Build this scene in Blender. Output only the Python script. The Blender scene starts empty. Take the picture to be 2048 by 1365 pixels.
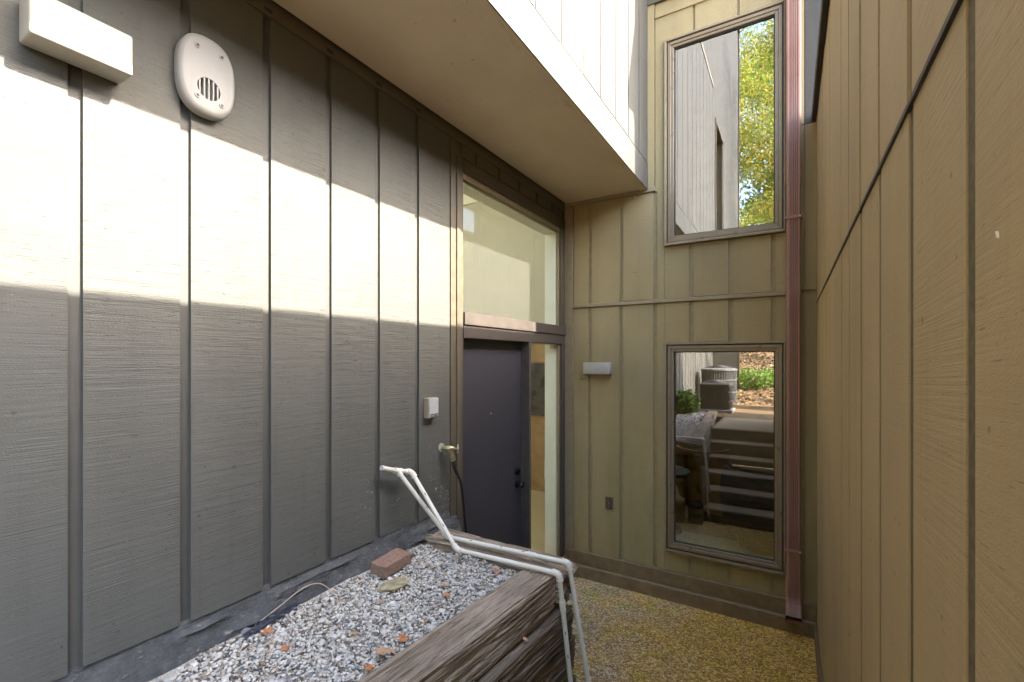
import bpy, bmesh, math, random
import numpy as np
from mathutils import Vector, Matrix, noise
random.seed(7); np.random.seed(7)
S = bpy.context.scene
C = S.collection
R = math.radians

# ------------------------------------------------------------------ camera, sky, sun, exposure
cam_d = bpy.data.cameras.new('camera'); cam = bpy.data.objects.new('camera', cam_d); C.objects.link(cam)
cam.location = (0, 0, 2.08); cam.rotation_euler = (R(90), 0, R(31.01))
cam_d.sensor_width = 36; cam_d.lens = 925 / 2048 * 36; cam_d.shift_y = 35.5 / 2048
cam_d.clip_start = 0.02; cam_d.clip_end = 600
S.camera = cam
SUN = Vector((1, .283, .803)).normalized()            # towards the sun
w = bpy.data.worlds.new('World'); S.world = w; w.use_nodes = True
wn = w.node_tree.nodes; wl = w.node_tree.links; wn.clear()
sky = wn.new('ShaderNodeTexSky'); sky.sky_type = 'NISHITA'; sky.sun_disc = False; sky.dust_density = 3.0; sky.ozone_density = .6; sky.air_density = 1.0
sky.sun_elevation = math.asin(SUN.z); sky.sun_rotation = math.atan2(SUN.x, SUN.y)
bg = wn.new('ShaderNodeBackground'); bg.inputs[1].default_value = 0.15
wo = wn.new('ShaderNodeOutputWorld'); wl.new(sky.outputs[0], bg.inputs[0]); wl.new(bg.outputs[0], wo.inputs[0])
sl = bpy.data.lights.new('sun', 'SUN'); sl.energy = 2.25; sl.angle = R(.5); sl.color = (1, .90, .76)
so = bpy.data.objects.new('sun', sl); C.objects.link(so); so.rotation_euler = SUN.to_track_quat('Z', 'Y').to_euler()
S.view_settings.view_transform = 'Standard'; S.view_settings.look = 'None'
S.view_settings.exposure = 3.97; S.view_settings.gamma = 1; S.view_settings.use_curve_mapping = False
S.cycles.use_denoising = True; S.cycles.max_bounces = 12; S.cycles.diffuse_bounces = 8
S.cycles.glossy_bounces = 5; S.cycles.transparent_max_bounces = 16; S.cycles.sample_clamp_indirect = 8
S.cycles.caustics_reflective = False; S.cycles.caustics_refractive = False

# ------------------------------------------------------------------ materials
def new_mat(name):
    m = bpy.data.materials.new(name); m.use_nodes = True
    nt = m.node_tree; b = nt.nodes['Principled BSDF']
    return m, nt, b
def node(nt, typ, **kw):
    n = nt.nodes.new('ShaderNode' + typ)
    for k, v in kw.items():
        if k.startswith('i_'):
            n.inputs[int(k[2:])].default_value = v
        else: setattr(n, k, v)
    return n
def scaled(nt, src, sc):
    v = node(nt, 'VectorMath', operation='MULTIPLY'); nt.links.new(src, v.inputs[0]); v.inputs[1].default_value = sc
    return v.outputs[0]
def noise_n(nt, vec, scale=1, detail=4, rough=.55):
    n = node(nt, 'TexNoise'); nt.links.new(vec, n.inputs['Vector'])
    n.inputs['Scale'].default_value = scale; n.inputs['Detail'].default_value = detail; n.inputs['Roughness'].default_value = rough
    return n.outputs[0]
def ramp(nt, fac, p0, c0, p1, c1):
    r = node(nt, 'ValToRGB'); nt.links.new(fac, r.inputs[0])
    e = r.color_ramp.elements; e[0].position = p0; e[0].color = c0; e[1].position = p1; e[1].color = c1
    return r.outputs[0]
def g(v): return (v, v, v, 1)
def mixc(nt, fac, a, b, blend='MIX'):
    m = node(nt, 'Mix', data_type='RGBA', blend_type=blend)
    for s, i in ((fac, 0), (a, 6), (b, 7)):
        if hasattr(s, 'links') or hasattr(s, 'is_linked'): nt.links.new(s, m.inputs[i])
        else: m.inputs[i].default_value = s
    return m.outputs[2]
def math_n(nt, op, a, b=0.0):
    m = node(nt, 'Math', operation=op)
    for i, s in enumerate((a, b)):
        if hasattr(s, 'is_linked'): nt.links.new(s, m.inputs[i])
        else: m.inputs[i].default_value = s
    return m.outputs[0]
def bump(nt, b, h, strength=.3, dist=.002):
    n = node(nt, 'Bump'); nt.links.new(h, n.inputs['Height']); n.inputs['Strength'].default_value = strength; n.inputs['Distance'].default_value = dist
    nt.links.new(n.outputs[0], b.inputs['Normal'])
def plain(name, col, rough=.5, metal=0, nscale=40, var=.18, bmp=0):
    m, nt, b = new_mat(name)
    pos = node(nt, 'NewGeometry').outputs['Position']
    n = noise_n(nt, pos, nscale, 5)
    lo = tuple(c * (1 - var) for c in col) + (1,); hi = tuple(min(1, c * (1 + var)) for c in col) + (1,)
    nt.links.new(ramp(nt, n, .3, lo, .7, hi), b.inputs['Base Color'])
    nt.links.new(ramp(nt, n, .3, g(max(0, rough - .08)), .7, g(min(1, rough + .08))), b.inputs['Roughness'])
    b.inputs['Metallic'].default_value = metal
    if bmp: bump(nt, b, n, bmp, .002)
    return m

def siding(name, col, bumpk=.6, algae=0, rot=0.0, splash=0):
    """rough-sawn painted plywood: saw marks run across the board, world-space so every board differs"""
    m, nt, b = new_mat(name)
    L = nt.links
    pos = node(nt, 'NewGeometry').outputs['Position']
    sp = node(nt, 'SeparateXYZ'); L.new(pos, sp.inputs[0])
    hor = math_n(nt, 'ADD', sp.outputs[0], sp.outputs[1])
    oi = node(nt, 'ObjectInfo').outputs['Random']
    off = math_n(nt, 'MULTIPLY', oi, 7.0)
    z = math_n(nt, 'ADD', sp.outputs[2], off)
    wob = math_n(nt, 'MULTIPLY', hor, rot)
    z = math_n(nt, 'ADD', z, wob)
    cb = node(nt, 'CombineXYZ'); L.new(hor, cb.inputs[0]); L.new(z, cb.inputs[2]); L.new(off, cb.inputs[1])
    v = cb.outputs[0]
    saw = noise_n(nt, scaled(nt, v, (3.4, 1, 210)), 1, 3, .6)
    saw2 = noise_n(nt, scaled(nt, v, (5.5, 1, 48)), 1, 2, .5)
    fine = noise_n(nt, scaled(nt, v, (160, 1, 420)), 1, 2, .6)
    gouge = noise_n(nt, scaled(nt, v, (22, 1, 300)), 1, 2, .5)
    gm = ramp(nt, gouge, .66, g(0), .76, g(1))
    # patches in which the saw marks are strong, others nearly smooth
    patch = ramp(nt, noise_n(nt, scaled(nt, v, (2.2, 1, 4)), 1, 2), .38, g(.25), .62, g(1))
    h = math_n(nt, 'MULTIPLY', saw, patch)
    h = math_n(nt, 'ADD', h, math_n(nt, 'MULTIPLY', saw2, .7))
    h = math_n(nt, 'ADD', h, math_n(nt, 'MULTIPLY', fine, .35))
    h = math_n(nt, 'SUBTRACT', h, math_n(nt, 'MULTIPLY', gm, .5))
    bump(nt, b, h, bumpk, .0035)
    lo = tuple(c * .78 for c in col) + (1,); hi = tuple(c * 1.1 for c in col) + (1,)
    big = noise_n(nt, scaled(nt, pos, (1.6, 1.6, .9)), 1, 5, .6)
    base = ramp(nt, big, .3, lo, .7, hi)
    base = mixc(nt, math_n(nt, 'MULTIPLY', saw, .5), base, tuple(c * .62 for c in col) + (1,))
    base = mixc(nt, math_n(nt, 'MULTIPLY', gm, .55), base, tuple(c * .35 for c in col) + (1,))
    speck = ramp(nt, noise_n(nt, pos, 190, 1), .74, g(0), .78, g(1))
    base = mixc(nt, math_n(nt, 'MULTIPLY', speck, .45), base, tuple(c * .3 for c in col) + (1,))
    # slight tint from board to board
    base = mixc(nt, math_n(nt, 'MULTIPLY', oi, .28), base, (col[0] * .8, col[1] * .85, col[2] * .9, 1))
    # faint vertical rain streaks
    stk = ramp(nt, noise_n(nt, scaled(nt, pos, (26, 26, .9)), 1, 5, .65), .52, g(0), .74, g(1))
    base = mixc(nt, math_n(nt, 'MULTIPLY', stk, .22), base, tuple(c * .55 for c in col) + (1,))
    nail = ramp(nt, noise_n(nt, pos, 47, 0), .835, g(0), .85, g(1))
    base = mixc(nt, math_n(nt, 'MULTIPLY', nail, .6), base, tuple(c * .3 for c in col) + (1,))
    if splash:   # dried white splatter on the boards by the tap
        m1 = ramp(nt, math_n(nt, 'MULTIPLY', sp.outputs[1], .25), .36, g(0), .47, g(1))
        m2 = ramp(nt, math_n(nt, 'MULTIPLY', sp.outputs[2], .25), .33, g(1), .43, g(0))
        m3 = ramp(nt, noise_n(nt, pos, 95, 1), .68, g(0), .71, g(1))
        m4 = ramp(nt, noise_n(nt, pos, 7, 3), .5, g(0), .62, g(1))
        mm = math_n(nt, 'MULTIPLY', math_n(nt, 'MULTIPLY', m1, m2), math_n(nt, 'MULTIPLY', m3, m4))
        base = mixc(nt, math_n(nt, 'MULTIPLY', mm, .8), base, (.5, .49, .45, 1))
    if algae:
        a = noise_n(nt, scaled(nt, pos, (3, 3, .8)), 1, 5, .65)
        am = ramp(nt, a, .42, g(0), .68, g(1))
        low = ramp(nt, math_n(nt, 'MULTIPLY', sp.outputs[2], .3), .0, g(1), 1.0, g(.15))
        base = mixc(nt, math_n(nt, 'MULTIPLY', math_n(nt, 'MULTIPLY', am, low), algae), base, (.13, .135, .04, 1))
    if not algae:
        # small pale splash specks of dried grit
        sps = ramp(nt, noise_n(nt, pos, 120, 0), .83, g(0), .85, g(1))
        base = mixc(nt, math_n(nt, 'MULTIPLY', sps, .18), base, (.35, .35, .33, 1))
    L.new(base, b.inputs['Base Color'])
    b.inputs['Roughness'].default_value = .62
    b.inputs['Specular IOR Level'].default_value = .35
    return m

SID = (.285, .235, .150)
M = {}
M['sid_l'] = siding('left_siding_paint', (.104, .103, .091), .85, splash=1)
M['sid_u'] = siding('upper_siding_paint', (.064, .062, .053), .5)
M['sid_b'] = siding('back_siding_paint', (.385, .298, .152), .5, algae=.42)
M['sid_r'] = siding('right_siding_paint', (.53, .395, .215), .45, rot=.05)
M['chan_l'] = plain('channel_paint_left', (.064, .064, .058), .6, nscale=30, var=.1, bmp=.1)
M['chan_b'] = plain('channel_paint_back', (.29, .23, .12), .6, nscale=20, var=.14, bmp=.1)
M['chan_shade'] = plain('dark_channel_shade', (.12, .098, .052), .8, nscale=90, var=.4, bmp=.3)  # caulked channels with the shade of the recess put into the colour
M['soffit'] = plain('soffit_paint', (.60, .49, .335), .7, nscale=3.5, var=.08, bmp=.03)
M['trim'] = plain('trim_paint', (.26, .205, .125), .5, nscale=18, var=.12, bmp=.08)
M['trim_l'] = plain('dark_trim_paint', (.088, .074, .050), .5, nscale=18, var=.14, bmp=.08)
M['trim_b'] = plain('base_board_paint', (.19, .135, .075), .45, nscale=14, var=.22, bmp=.1)
M['casing'] = plain('door_casing_paint', (.074, .063, .056), .38, nscale=14, var=.15, bmp=.06)
M['door'] = plain('door_paint', (.040, .039, .049), .42, nscale=9, var=.12, bmp=.03)
M['win'] = plain('window_cladding', (.22, .17, .11), .33, nscale=12, var=.06)
M['win_dark'] = plain('window_cladding_shadow_gap', (.03, .026, .02), .6)
M['black'] = plain('black_rubber_and_mouth_shade', (.014, .014, .015), .42, nscale=60)
M['knob'] = plain('black_metal', (.012, .012, .013), .28, metal=.6)
M['lamp'] = plain('opal_lamp_plastic', (.37, .36, .32), .6, nscale=8, var=.03)
M['vent'] = plain('vent_plastic', (.30, .297, .285), .6, nscale=14, var=.06)
M['vent_in'] = plain('vent_inside', (.20, .20, .19), .7)
M['mastic'] = plain('dark_mastic', (.14, .12, .10), .8)
M['pvc'] = plain('pvc_pipe', (.74, .70, .61), .38, nscale=7, var=.05)
M['silver'] = plain('brushed_aluminium', (.55, .56, .57), .35, metal=.35, nscale=120, var=.08)
M['tanplastic'] = plain('tan_plastic', (.30, .25, .17), .5)
M['brass'] = plain('old_brass', (.42, .36, .22), .42, metal=.85, nscale=160, var=.5)
M['galv'] = plain('galvanised_handle', (.40, .38, .33), .5, metal=.5, nscale=200, var=.5)
M['outlet'] = plain('brown_outlet_plastic', (.13, .092, .058), .35)
M['outlet_dark'] = plain('outlet_slots', (.02, .016, .012), .5)
M['flash_shade'] = plain('dark_flashing_and_groove_shade', (.028, .02, .016), .5, nscale=50, var=.4)  # metal flashing; also paints the shadow lines in the sunlit siding
M['threshold'] = plain('orange_oak', (.36, .15, .05), .35, nscale=10, var=.2)
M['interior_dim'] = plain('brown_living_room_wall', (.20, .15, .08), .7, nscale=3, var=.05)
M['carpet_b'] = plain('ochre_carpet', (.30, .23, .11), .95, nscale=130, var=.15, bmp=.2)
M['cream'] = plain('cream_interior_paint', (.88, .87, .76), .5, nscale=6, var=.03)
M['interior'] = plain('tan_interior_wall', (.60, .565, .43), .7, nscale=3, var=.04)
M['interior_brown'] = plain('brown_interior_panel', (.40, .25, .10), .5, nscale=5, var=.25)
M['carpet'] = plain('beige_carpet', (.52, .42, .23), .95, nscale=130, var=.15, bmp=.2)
M['rug'] = plain('pale_rug', (.50, .50, .36), .95, nscale=110, var=.12, bmp=.2)
M['chair_tan'] = plain('tan_leather', (.42, .22, .045), .5, nscale=7, var=.15)
M['chair_dark'] = plain('dark_upholstery', (.018, .016, .014), .8, nscale=25, var=.3)
M['chair_green'] = plain('green_table_top', (.05, .075, .035), .4)
M['chair_white'] = plain('white_shell', (.78, .76, .68), .4)
M['picture'] = plain('dark_picture', (.05, .045, .035), .3, nscale=6, var=.5)
M['concrete'] = plain('inner_concrete', (.25, .24, .22), .9, nscale=20, var=.2, bmp=.3)
M['steel'] = plain('painted_steel', (.12, .125, .13), .45, nscale=20, var=.1)
M['steel_dark'] = plain('dark_louvre_steel', (.035, .036, .038), .5, nscale=20, var=.2)
M['roof'] = plain('roof_membrane', (.16, .14, .12), .9, nscale=8, var=.2)

def soffit_mat():
    m, nt, b = new_mat('soffit_paint_stained')
    pos = node(nt, 'NewGeometry').outputs['Position']; sp = node(nt, 'SeparateXYZ'); nt.links.new(pos, sp.inputs[0])
    base = ramp(nt, noise_n(nt, pos, 3, 5, .6), .3, (.53, .445, .325, 1), .7, (.61, .52, .385, 1))
    edge = ramp(nt, math_n(nt, 'ADD', sp.outputs[0], 2.0), .70, g(0), .90, g(1))
    st = ramp(nt, noise_n(nt, scaled(nt, pos, (22, 5, 5)), 1, 7, .75), .52, g(0), .68, g(1))
    base = mixc(nt, math_n(nt, 'MULTIPLY', math_n(nt, 'MULTIPLY', edge, st), .5), base, (.25, .20, .13, 1))
    nl = ramp(nt, noise_n(nt, pos, 38, 0), .84, g(0), .855, g(1))
    base = mixc(nt, math_n(nt, 'MULTIPLY', nl, .5), base, (.25, .19, .12, 1))
    nt.links.new(base, b.inputs['Base Color']); b.inputs['Roughness'].default_value = .7
    bump(nt, b, noise_n(nt, scaled(nt, pos, (2, 40, 1)), 1, 4), .12, .002)
    return m
M['soffit'] = soffit_mat()
def downspout_mat():
    m, nt, b = new_mat('maroon_downspout_paint')
    pos = node(nt, 'NewGeometry').outputs['Position']
    n = noise_n(nt, scaled(nt, pos, (5, 5, 3)), 1, 5, .6)
    base = ramp(nt, n, .3, (.25, .122, .094, 1), .72, (.34, .19, .15, 1))
    ch = ramp(nt, noise_n(nt, pos, 130, 3), .70, g(0), .74, g(1))
    base = mixc(nt, math_n(nt, 'MULTIPLY', ch, .6), base, (.42, .33, .28, 1))
    nt.links.new(base, b.inputs['Base Color']); nt.links.new(ramp(nt, n, .3, g(.5), .7, g(.65)), b.inputs['Roughness'])
    return m
M['spout'] = downspout_mat()

def wood_mat(name, dark, mid, light, moss=0):
    m, nt, b = new_mat(name); L = nt.links
    tc = node(nt, 'TexCoord').outputs['Object']
    oi = node(nt, 'ObjectInfo').outputs['Random']
    a = node(nt, 'VectorMath', operation='ADD'); L.new(tc, a.inputs[0])
    cb = node(nt, 'CombineXYZ'); L.new(math_n(nt, 'MULTIPLY', oi, 9), cb.inputs[0]); L.new(cb.outputs[0], a.inputs[1])
    v = a.outputs[0]
    g1 = noise_n(nt, scaled(nt, v, (2.2, 75, 75)), 1, 6, .68)
    g2 = noise_n(nt, scaled(nt, v, (7, 230, 230)), 1, 3, .6)
    big = noise_n(nt, scaled(nt, v, (2.5, 6, 6)), 1, 4, .6)
    base = ramp(nt, g1, .36, dark + (1,), .62, mid + (1,))
    base = mixc(nt, ramp(nt, big, .4, g(0), .68, g(.8)), base, mixc(nt, g2, mid + (1,), light + (1,)))
    base = mixc(nt, ramp(nt, g2, .36, g(.6), .5, g(0)), base, tuple(c * .35 for c in dark) + (1,))
    if moss:
        mm = ramp(nt, noise_n(nt, v, 9, 5, .7), .56, g(0), .68, g(1))
        base = mixc(nt, math_n(nt, 'MULTIPLY', mm, moss), base, (.10, .10, .03, 1))
    L.new(base, b.inputs['Base Color']); b.inputs['Roughness'].default_value = .82
    h = math_n(nt, 'ADD', g1, math_n(nt, 'MULTIPLY', g2, .5))
    bump(nt, b, h, .9, .006)
    return m
M['tie'] = wood_mat('weathered_tie_wood', (.12, .086, .055), (.37, .28, .195), (.60, .485, .365))
M['tie2'] = wood_mat('dark_tie_wood', (.06, .044, .028), (.20, .145, .095), (.34, .265, .185), moss=.35)
M['tie3'] = wood_mat('pale_split_tie_wood', (.13, .095, .065), (.42, .33, .24), (.58, .49, .38))

def patio_mat():
    m, nt, b = new_mat('mossy_exposed_aggregate'); L = nt.links
    pos = node(nt, 'NewGeometry').outputs['Position']
    vo = node(nt, 'TexVoronoi'); L.new(pos, vo.inputs['Vector']); vo.inputs['Scale'].default_value = 85
    vo2 = node(nt, 'TexVoronoi', feature='DISTANCE_TO_EDGE'); L.new(pos, vo2.inputs['Vector']); vo2.inputs['Scale'].default_value = 85
    sx = node(nt, 'SeparateXYZ'); L.new(pos, sx.inputs[0])
    sc = node(nt, 'SeparateColor'); L.new(vo.outputs['Color'], sc.inputs[0])
    r = node(nt, 'ValToRGB'); L.new(sc.outputs[0], r.inputs[0])
    cols = [(0, (.22, .15, .08)), (.25, (.42, .30, .17)), (.5, (.58, .45, .29)), (.72, (.68, .60, .46)), (.9, (.80, .75, .66)), (1, (.26, .2, .15))]
    e = r.color_ramp.elements
    while len(e) < len(cols): e.new(.5)
    for el, (p, c) in zip(e, cols): el.position = p; el.color = c + (1,)
    edge = ramp(nt, vo2.outputs['Distance'], .0, g(0), .07, g(1))
    base = mixc(nt, edge, (.14, .10, .05, 1), r.outputs[0])
    # yellow lichen, stronger towards the right wall; green moss in the damp corner
    n1 = noise_n(nt, pos, 3.2, 7, .72)
    gx = math_n(nt, 'ADD', n1, math_n(nt, 'MULTIPLY', sx.outputs[0], .28))
    ym = ramp(nt, gx, .02, g(.12), .36, g(1))
    base = mixc(nt, math_n(nt, 'MULTIPLY', ym, .9), base, mixc(nt, 1.0, base, (1.52, 1.10, .33, 1), 'MULTIPLY'))
    n2 = noise_n(nt, pos, 4.5, 7, .75)
    gm = ramp(nt, n2, .50, g(0), .64, g(1))
    base = mixc(nt, math_n(nt, 'MULTIPLY', gm, .8), base, mixc(nt, 1.0, base, (.80, .90, .28, 1), 'MULTIPLY'))
    base = mixc(nt, math_n(nt, 'MULTIPLY', math_n(nt, 'SUBTRACT', 1, edge), .6), base, (.11, .08, .03, 1))
    n3 = ramp(nt, noise_n(nt, pos, 240, 2), .36, g(.8), .50, g(1))
    base = mixc(nt, 1.0, base, n3, 'MULTIPLY')
    L.new(base, b.inputs['Base Color']); b.inputs['Roughness'].default_value = .78
    h = math_n(nt, 'ADD', math_n(nt, 'MULTIPLY', edge, .6), noise_n(nt, pos, 200, 3))
    bump(nt, b, h, .9, .006)
    return m
M['patio'] = patio_mat()
M['tread'] = plain('aggregate_tread', (.36, .27, .16), .9, nscale=170, var=.5, bmp=.6)

def attr_mat(name, rough=.75, trans=0, bm_=0):
    m, nt, b = new_mat(name)
    a = node(nt, 'Attribute', attribute_name='tint')
    pos = node(nt, 'NewGeometry').outputs['Position']
    n = noise_n(nt, pos, 140, 4)
    c = mixc(nt, 1.0, a.outputs['Color'], ramp(nt, n, .3, g(.72), .65, g(1.08)), 'MULTIPLY')
    nt.links.new(c, b.inputs['Base Color']); b.inputs['Roughness'].default_value = rough
    if bm_: bump(nt, b, n, bm_, .002)
    if trans:
        tl = node(nt, 'BsdfTranslucent'); nt.links.new(c, tl.inputs[0])
        mx = node(nt, 'MixShader'); mx.inputs[0].default_value = trans
        nt.links.new(b.outputs[0], mx.inputs[1]); nt.links.new(tl.outputs[0], mx.inputs[2])
        nt.links.new(mx.outputs[0], nt.nodes['Material Output'].inputs[0])
    return m
M['stone'] = attr_mat('pebble_stone', .72, bm_=.3)
M['leaf'] = attr_mat('tree_leaf', .5, .5)
M['litter'] = attr_mat('dry_leaf', .75, .2)
M['bark'] = plain('tree_bark', (.11, .085, .062), .9, nscale=25, var=.4, bmp=.8)
M['brick'] = plain('worn_clay_brick', (.25, .155, .11), .85, nscale=60, var=.3, bmp=.4)
M['rock'] = plain('tan_field_stone', (.34, .29, .17), .8, nscale=25, var=.35, bmp=.4)
M['dryleaf'] = plain('orange_oak_leaf', (.42, .16, .055), .6, nscale=70, var=.35, bmp=.2)
M['dryleaf2'] = plain('pale_oak_leaf', (.45, .27, .15), .6, nscale=70, var=.3, bmp=.2)
M['twig'] = plain('pale_twig', (.42, .36, .29), .7)
M['tarp'] = plain('torn_blue_black_plastic', (.03, .034, .05), .35, nscale=70, var=.5, bmp=.4)

M['fines'] = plain('grey_grit', (.42, .38, .32), .95, nscale=150, var=.6, bmp=.6)
def tar_mat():
    m, nt, b = new_mat('tarred_foundation'); L = nt.links
    pos = node(nt, 'NewGeometry').outputs['Position']
    n = noise_n(nt, pos, 16, 8, .7); f = noise_n(nt, scaled(nt, pos, (30, 22, 60)), 1, 6, .7)
    base = ramp(nt, n, .3, (.045, .047, .05, 1), .7, (.12, .12, .12, 1))
    base = mixc(nt, ramp(nt, f, .60, g(0), .70, g(.75)), base, (.36, .34, .29, 1))
    L.new(base, b.inputs['Base Color']); b.inputs['Roughness'].default_value = .7
    bump(nt, b, math_n(nt, 'ADD', n, f), 1.0, .012)
    return m
M['tar'] = tar_mat()

def soil_mat():
    m, nt, b = new_mat('leafy_soil'); L = nt.links
    pos = node(nt, 'NewGeometry').outputs['Position']
    n = noise_n(nt, pos, 6, 8, .75); f = noise_n(nt, pos, 45, 4, .7)
    base = mixc(nt, ramp(nt, f, .35, g(0), .65, g(1)), ramp(nt, n, .3, (.08, .052, .03, 1), .7, (.20, .14, .075, 1)), (.26, .17, .085, 1))
    L.new(base, b.inputs['Base Color']); b.inputs['Roughness'].default_value = .95
    bump(nt, b, f, 1.0, .03)
    return m
M['soil'] = soil_mat()

def glass_mat(name, refl, dust=0, tint=(.93, .96, .93), wavy=0.0):
    """coated pane: straight-through transmission plus a mirror part and a film of dust"""
    m, nt, b = new_mat(name); L = nt.links; nt.nodes.remove(b)
    tr = node(nt, 'BsdfTransparent'); tr.inputs[0].default_value = tint + (1,)
    gl = node(nt, 'BsdfGlossy'); gl.inputs['Roughness'].default_value = 0.0; gl.inputs[0].default_value = (1, 1, 1, 1)
    pos = node(nt, 'NewGeometry').outputs['Position']
    if wavy:
        bn = node(nt, 'Bump'); bn.inputs['Strength'].default_value = wavy; bn.inputs['Distance'].default_value = .004
        L.new(noise_n(nt, scaled(nt, pos, (2.5, 2.5, 1.6)), 1, 1, .4), bn.inputs['Height']); L.new(bn.outputs[0], gl.inputs['Normal'])
    fr = node(nt, 'Fresnel'); fr.inputs[0].default_value = 1.5
    fac = math_n(nt, 'ADD', fr.outputs[0], refl); fac = math_n(nt, 'MINIMUM', fac, .95)
    bf = node(nt, 'NewGeometry').outputs['Backfacing']      # mirror only at the outer face of each pane
    fac = math_n(nt, 'MULTIPLY', fac, math_n(nt, 'SUBTRACT', 1.0, bf))
    mx = node(nt, 'MixShader'); L.new(fac, mx.inputs[0]); L.new(tr.outputs[0], mx.inputs[1]); L.new(gl.outputs[0], mx.inputs[2])
    out = mx.outputs[0]
    if dust:
        df = node(nt, 'BsdfDiffuse'); df.inputs[0].default_value = (.75, .76, .74, 1)
        d = ramp(nt, noise_n(nt, pos, 55, 6, .8), .3, g(dust * .7), .75, g(dust * 1.5))
        sp = ramp(nt, noise_n(nt, pos, 210, 0), .83, g(0), .86, g(.45))
        m2 = node(nt, 'MixShader'); L.new(math_n(nt, 'ADD', d, sp), m2.inputs[0]); L.new(out, m2.inputs[1]); L.new(df.outputs[0], m2.inputs[2]); out = m2.outputs[0]
    L.new(out, nt.nodes['Material Output'].inputs[0])
    return m
M['glass_up'] = glass_mat('upper_window_glass', .32, 0, wavy=.05)
M['glass_low'] = glass_mat('lower_window_glass', .27, 0, (.82, .88, .84), wavy=.03)
M['glass_tr'] = glass_mat('transom_glass', .03, .02)
M['glass_side'] = glass_mat('sidelight_glass', .03, .01)

# ------------------------------------------------------------------ builders
def root(name, label, cat, loc=(0, 0, 0), group=None, kind=None):
    o = bpy.data.objects.new(name, None); C.objects.link(o); o.location = loc
    o.empty_display_size = .1
    if kind: o['kind'] = kind
    if label: o['label'] = label
    if cat: o['category'] = cat
    if group: o['group'] = group
    return o
def wloc(p):
    v = Vector((0, 0, 0))
    while p is not None: v += p.location; p = p.parent
    return v
def obj(name, bm, mat, parent=None, label=None, cat=None, group=None, kind=None, smooth=False, loc=None, mats=None):
    """bm is in world coordinates; the object's own origin is put at loc (or its parent's)"""
    me = bpy.data.meshes.new(name)
    o_loc = Vector(loc) if loc is not None else Vector((0, 0, 0))
    base = wloc(parent) if parent else Vector((0, 0, 0))
    if loc is None: o_loc = base
    bmesh.ops.translate(bm, verts=bm.verts, vec=-o_loc)
    bm.to_mesh(me); bm.free()
    for mm in (mats or [mat]): me.materials.append(mm)
    if smooth:
        me.polygons.foreach_set('use_smooth', [True] * len(me.polygons)); me.set_sharp_from_angle(angle=R(32))
    o = bpy.data.objects.new(name, me); C.objects.link(o)
    if parent: o.parent = parent
    o.location = o_loc - base
    for k, v in (('label', label), ('category', cat), ('group', group), ('kind', kind)):
        if v: o[k] = v
    return o
def box(x0, x1, y0, y1, z0, z1, bev=0, bm=None, seg=1):
    if x0 > x1: x0, x1 = x1, x0
    if y0 > y1: y0, y1 = y1, y0
    if z0 > z1: z0, z1 = z1, z0
    b2 = bmesh.new()
    mt = Matrix.Translation(((x0 + x1) / 2, (y0 + y1) / 2, (z0 + z1) / 2)) @ Matrix.Diagonal((x1 - x0, y1 - y0, z1 - z0, 1))
    bmesh.ops.create_cube(b2, size=1, matrix=mt)
    if bev: bmesh.ops.bevel(b2, geom=b2.edges[:], offset=bev, segments=seg, affect='EDGES', profile=.5)
    if bm is None: return b2
    me = bpy.data.meshes.new('t'); b2.to_mesh(me); b2.free(); bm.from_mesh(me); bpy.data.meshes.remove(me)
    return bm
def frames(pts):
    """parallel-transport frames along a polyline"""
    pts = [Vector(p) for p in pts]; out = []
    prev = None
    for i, p in enumerate(pts):
        a = pts[max(i - 1, 0)]; c = pts[min(i + 1, len(pts) - 1)]
        t = (c - a).normalized()
        if prev is None:
            up = Vector((0, 0, 1)) if abs(t.z) < .9 else Vector((0, 1, 0))
            n = t.cross(up).normalized()
        else:
            n = (prev - t * prev.dot(t)).normalized()
        prev = n; out.append((p, t, n, t.cross(n)))
    return out
def tube(pts, rad, seg=12, bm=None, caps=True):
    bm = bm or bmesh.new(); fr = frames(pts); rings = []
    for i, (p, t, n, b) in enumerate(fr):
        r = rad[i] if isinstance(rad, (list, tuple)) else rad
        rings.append([bm.verts.new(p + (n * math.cos(a) + b * math.sin(a)) * r) for a in [2 * math.pi * k / seg for k in range(seg)]])
    for r0, r1 in zip(rings, rings[1:]):
        for k in range(seg): bm.faces.new((r0[k], r0[(k + 1) % seg], r1[(k + 1) % seg], r1[k]))
    if caps:
        bm.faces.new(rings[0][::-1]); bm.faces.new(rings[-1])
    bmesh.ops.recalc_face_normals(bm, faces=bm.faces)
    return bm
def arc(p0, p1, p2, r, n=7):
    """rounded corner points at p1"""
    p0, p1, p2 = map(Vector, (p0, p1, p2)); a = (p0 - p1).normalized(); b = (p2 - p1).normalized()
    s, e = p1 + a * r, p1 + b * r
    return [(s * (1 - t) ** 2 + p1 * 2 * t * (1 - t) + e * t * t) for t in [i / (n - 1) for i in range(n)]]
def poly_prism(pts2, fn, d0, d1, bm=None):
    """extrude the polygon pts2 from depth d0 to d1; fn(u,v,d) -> world"""
    bm = bm or bmesh.new()
    a = [bm.verts.new(fn(u, v, d0)) for u, v in pts2]; b = [bm.verts.new(fn(u, v, d1)) for u, v in pts2]
    n = len(a)
    bm.faces.new(a); bm.faces.new(b[::-1])
    for i in range(n): bm.faces.new((a[i], b[i], b[(i + 1) % n], a[(i + 1) % n]))
    bmesh.ops.recalc_face_normals(bm, faces=bm.faces)
    return bm
def join_bm(bm, b2):
    me = bpy.data.meshes.new('t'); b2.to_mesh(me); b2.free(); bm.from_mesh(me); bpy.data.meshes.remove(me); return bm
def cyl(p0, p1, r, seg=16, bm=None): return tube([p0, p1], r, seg, bm)

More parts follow.
